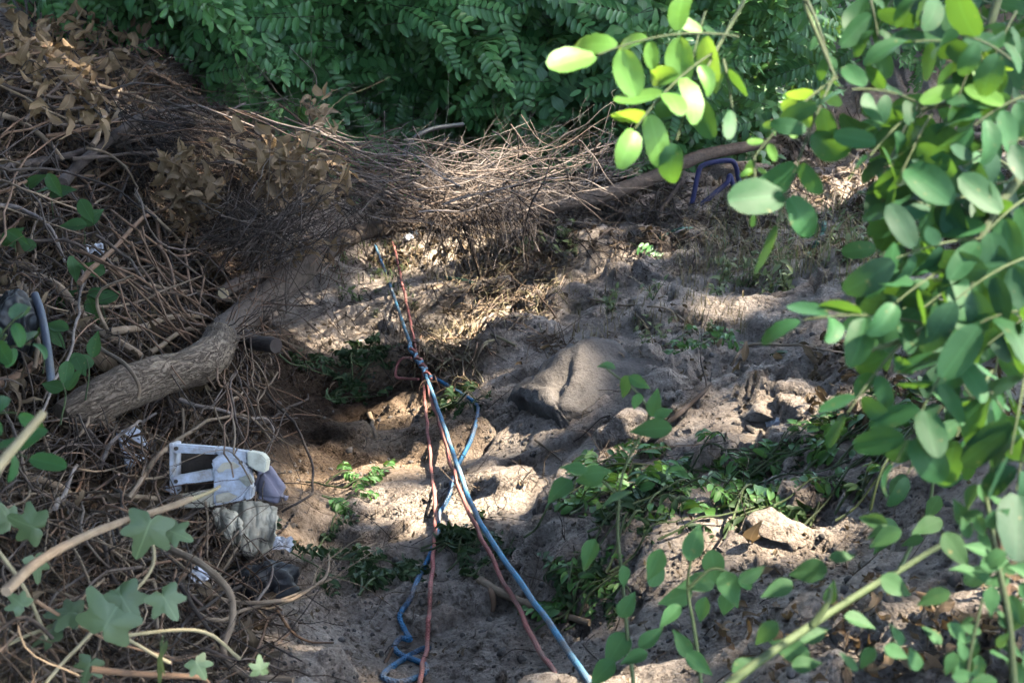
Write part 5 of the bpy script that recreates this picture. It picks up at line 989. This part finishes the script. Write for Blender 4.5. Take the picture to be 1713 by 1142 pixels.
leafy('bare_shoot', 'brown bare shoot rising behind the green slanting stem', 'shoot', [[(1500, 960, 1.5, .0025), (1545, 870, 1.5), (1562, 800, 1.5), (1555, 740, 1.5)]], [(1500, 815, 60, 230), (1560, 850, 50, 250), (1480, 880, 50, 170), (1525, 905, 40, 200), (1475, 910, 44, 220), (1590, 800, 50, 20)], 'bramble', 1.48)
for lb, x, y, l_, n_ in (('bramble sprig with three dark leaves on the heap under the grey branch', 82, 312, .4, 4), ('bramble sprig growing out beneath the first one on the heap', 138, 376, .35, 3), ('bramble sprig before the white peeled strip', 128, 470, .35, 3), ('bramble sprig hanging above the thick trunk end', 170, 500, .4, 4), ('bramble sprig low by the slate strip', 75, 555, .35, 3), ('bramble sprig at the thick end of the trunk', 105, 640, .5, 3), ('bramble leaves at the edge under the tan curved branch', 22, 395, .35, 3), ('bramble sprig drooping over the knotted tan branch', 145, 600, .4, 3)):
    d = float(gdepth(x, y)) - l_; lv = [(x + rng.normal() * 14, y + rng.normal() * 12, 46, a + rng.normal() * 15) for a in (60, 170, 290, 20)[:n_]]; leafy('bramble_sprig', lb, 'sprig', [[(x + rng.normal() * 8, y + 70, d, .0016), (x + 4, y + 25, d), (x, y, d)]], lv, 'bramble', d, .9)
# ivy
def ivy_geo():
    th = np.linspace(-np.pi, np.pi, 40, endpoint=False); rad = 0.44 + 0.0 * th
    for c0, amp, wd in ((0, .58, .36), (1.02, .42, .29), (-1.02, .42, .29), (2.0, .26, .33), (-2.0, .26, .33)): rad = rad + amp * np.exp(-((th - c0) / wd) ** 2) * (1 + .12 * rng.normal())
    rad = rad * (1 - .55 * np.exp(-((np.abs(th) - np.pi) / .25) ** 2)); o = np.stack([np.cos(th) * rad, np.sin(th) * rad, -.14 * rad ** 2 + .05 * np.sin(3 * th + rng.random() * 6)], -1) * .55; m = o * .5 + [0, 0, .03]; n = len(o); v = np.vstack([[[0, 0, .02]], m, o])
    f4 = [[1 + i, 1 + n + i, 1 + n + (i + 1) % n, 1 + (i + 1) % n] for i in range(n)]; f3 = [[0, 1 + i, 1 + (i + 1) % n] for i in range(n)]; return v, f4, f3
IV = []
for k in range(5):
    v, f4, f3 = ivy_geo(); mb = MB(); uv = v[:, 1::-1]; mb.add(v, f4, 0, uv); mb.l.append(np.array(f3).ravel()); mb.n.append(np.full(len(f3), 3)); mb.m.append(np.zeros(len(f3), int)); IV.append(mb.mesh('leaf', MAT['ivy']))
O = at(120, 1180, 1.55); iv = thing('ivy_plant', 'ivy with pale lobed leaves trailing over the dry stems in the corner', 'ivy', O)
for st in ([(-20, 1100, 1.5), (80, 1050, 1.5), (180, 1060, 1.52), (280, 1110, 1.55)], [(60, 1160, 1.45), (150, 1060, 1.5), (250, 960, 1.55), (255, 890, 1.58)], [(-20, 900, 1.5), (40, 980, 1.5), (90, 1080, 1.48)], [(180, 1060, 1.5), (330, 1050, 1.58), (400, 1100, 1.62)]):
    mb = MB(); pts = wob(dpath(st, 6), .004, 12) - O; tube(mb, pts, .0022, 5); mb.build('stem', MAT['cane'], iv)
for x, y, s_, a in ((248, 880, 120, 250), (290, 890, 70, 340), (180, 1040, 150, 60), (120, 1025, 90, 180), (205, 1000, 110, 300), (275, 1000, 90, 300), (270, 1090, 120, 260), (55, 880, 100, 160), (90, 1055, 90, 210), (35, 1010, 60, 140), (60, 940, 70, 280), (150, 1110, 70, 250), (330, 1110, 60, 300), (435, 1120, 50, 90), (15, 870, 80, 120)):
    d = 1.48 + rng.normal() * .04; c = at(x, y, d); aa = R(a); obj('leaf', IV[rng.integers(5)], iv, mat=M4(frame(RIGHT * math.cos(aa) + UP * math.sin(aa), unit(CAM - c) + np.array([0, 0, .5]) + rng.normal(size=3) * .45), c - O, s_ / FPX * d * 0.92))

# ------------------------------------------------------------------ labels of the repeats: look, then the nearest landmark
MARK = [(250, 640, 'the thick trunk'), (365, 590, 'the trunk bend'), (350, 790, 'the white crate'), (225, 745, 'the perforated panel'), (420, 885, 'the tan sack'), (430, 980, 'the black bag'), (75, 570, 'the slate strip'), (310, 310, 'the pale curled leaf clump'), (470, 285, 'the brown leaf clump'),
        (120, 110, 'the withered leaf mass'), (200, 230, 'the dark bent branch'), (620, 300, 'the middle of the brushwood'), (800, 400, 'the hanging dark twig'), (780, 290, 'the grey brushwood'), (960, 270, 'the brushwood tips'), (1060, 310, 'the trunk end'), (1200, 310, 'the navy tube'), (525, 195, 'the upright withered sprig'), (720, 225, 'the black hose'),
        (180, 1040, 'the large ivy leaves'), (90, 920, 'the broad dry cane'), (390, 1040, 'the arched pale stem'), (160, 414, 'the white peeled strip'), (380, 485, 'the sawn stub'), (110, 490, 'the knotted tan branch'), (700, 600, 'the rope knot'), (720, 500, 'the wood shard'), (960, 640, 'the boulder'), (1297, 708, 'the paper scrap'), (680, 1090, 'the blue rope coil'),
        (860, 1000, 'the broken stick'), (798, 690, 'the blue rope loop'), (1310, 900, 'the flat grey stone'), (1265, 610, 'the upright curled leaves'), (1170, 395, 'the green hose'), (1040, 830, 'the sapling'), (1370, 400, 'the green hose end'), (640, 440, 'the rope ends'), (730, 880, 'the slack red rope'), (500, 690, 'the long thin stick'), (850, 940, 'the taut ropes'), (1085, 425, 'the fallen feathery leaf')]
HUE = dict(grey='grey', twig='brown', vine='reddish brown', tan='tan', darkwood='dark', cane='straw coloured')
for it in AUTO:
    o, pts, kind = it[:3]; pts = np.atleast_2d(pts); rel = pts - CAM; dd = rel @ FWD; X_ = 856.5 + FPX * rel[:, 0] / dd; Y_ = 571 - FPX * (rel @ UP) / dd; cx, cy = X_.mean(), Y_.mean()
    m_ = min(MARK, key=lambda q: (q[0] - cx) ** 2 + (q[1] - cy) ** 2); dx, dy = cx - m_[0], cy - m_[1]; where = ('at' if math.hypot(dx, dy) < 28 else ('above' if dy < 0 else 'below') if abs(dy) > abs(dx) else 'beside') + ' ' + m_[2]
    two = sorted(MARK, key=lambda q: (q[0] - cx) ** 2 + (q[1] - cy) ** 2)[:2]; tween = f'between {two[0][2]} and {two[1][2]}'
    if kind in ('brushwood_twig', 'heap_twig', 'root'):
        L_ = math.hypot(X_[-1] - X_[0], Y_[-1] - Y_[0]); th = it[3] / dd.mean() * FPX; an = math.degrees(math.atan2(-(Y_[-1] - Y_[0]), X_[-1] - X_[0])) % 180; ori = 'lying level' if an < 20 or an > 160 else 'standing upright' if 65 < an < 115 else 'rising to one side' if an < 65 else 'sloping down'
        noun = 'rootlet' if kind == 'root' else 'twig'; tag(o, f"{'long' if L_ > 200 else 'short' if L_ < 90 else 'bare'} {'thick' if th > 3 else 'thin' if th > 1.7 else 'hair thin'} {HUE[it[4]]} {noun} {ori} {where}", noun, 'dry twigs of the brush heap' if noun == 'twig' else 'rootlets on the slope')
    elif kind == 'clod': tag(o, f"{'large' if o.scale[0] > .018 else 'small' if o.scale[0] < .011 else 'fist like'} clod of dry clay {tween}".replace('fist like', 'middling'), 'clod', 'loose clods on the slope')
    elif kind == 'sprig': tag(o, f"{'long' if it[3] > .22 else 'short' if it[3] < .14 else 'cut'} {it[4]} leafy sprig lying {tween}", 'sprig', 'cut sprigs on the ground')
    elif kind == 'weed': tag(o, f"{'tall' if it[3] > .095 else 'tiny' if it[3] < .06 else 'small'} green weed growing {tween}", 'weed', 'small weeds')
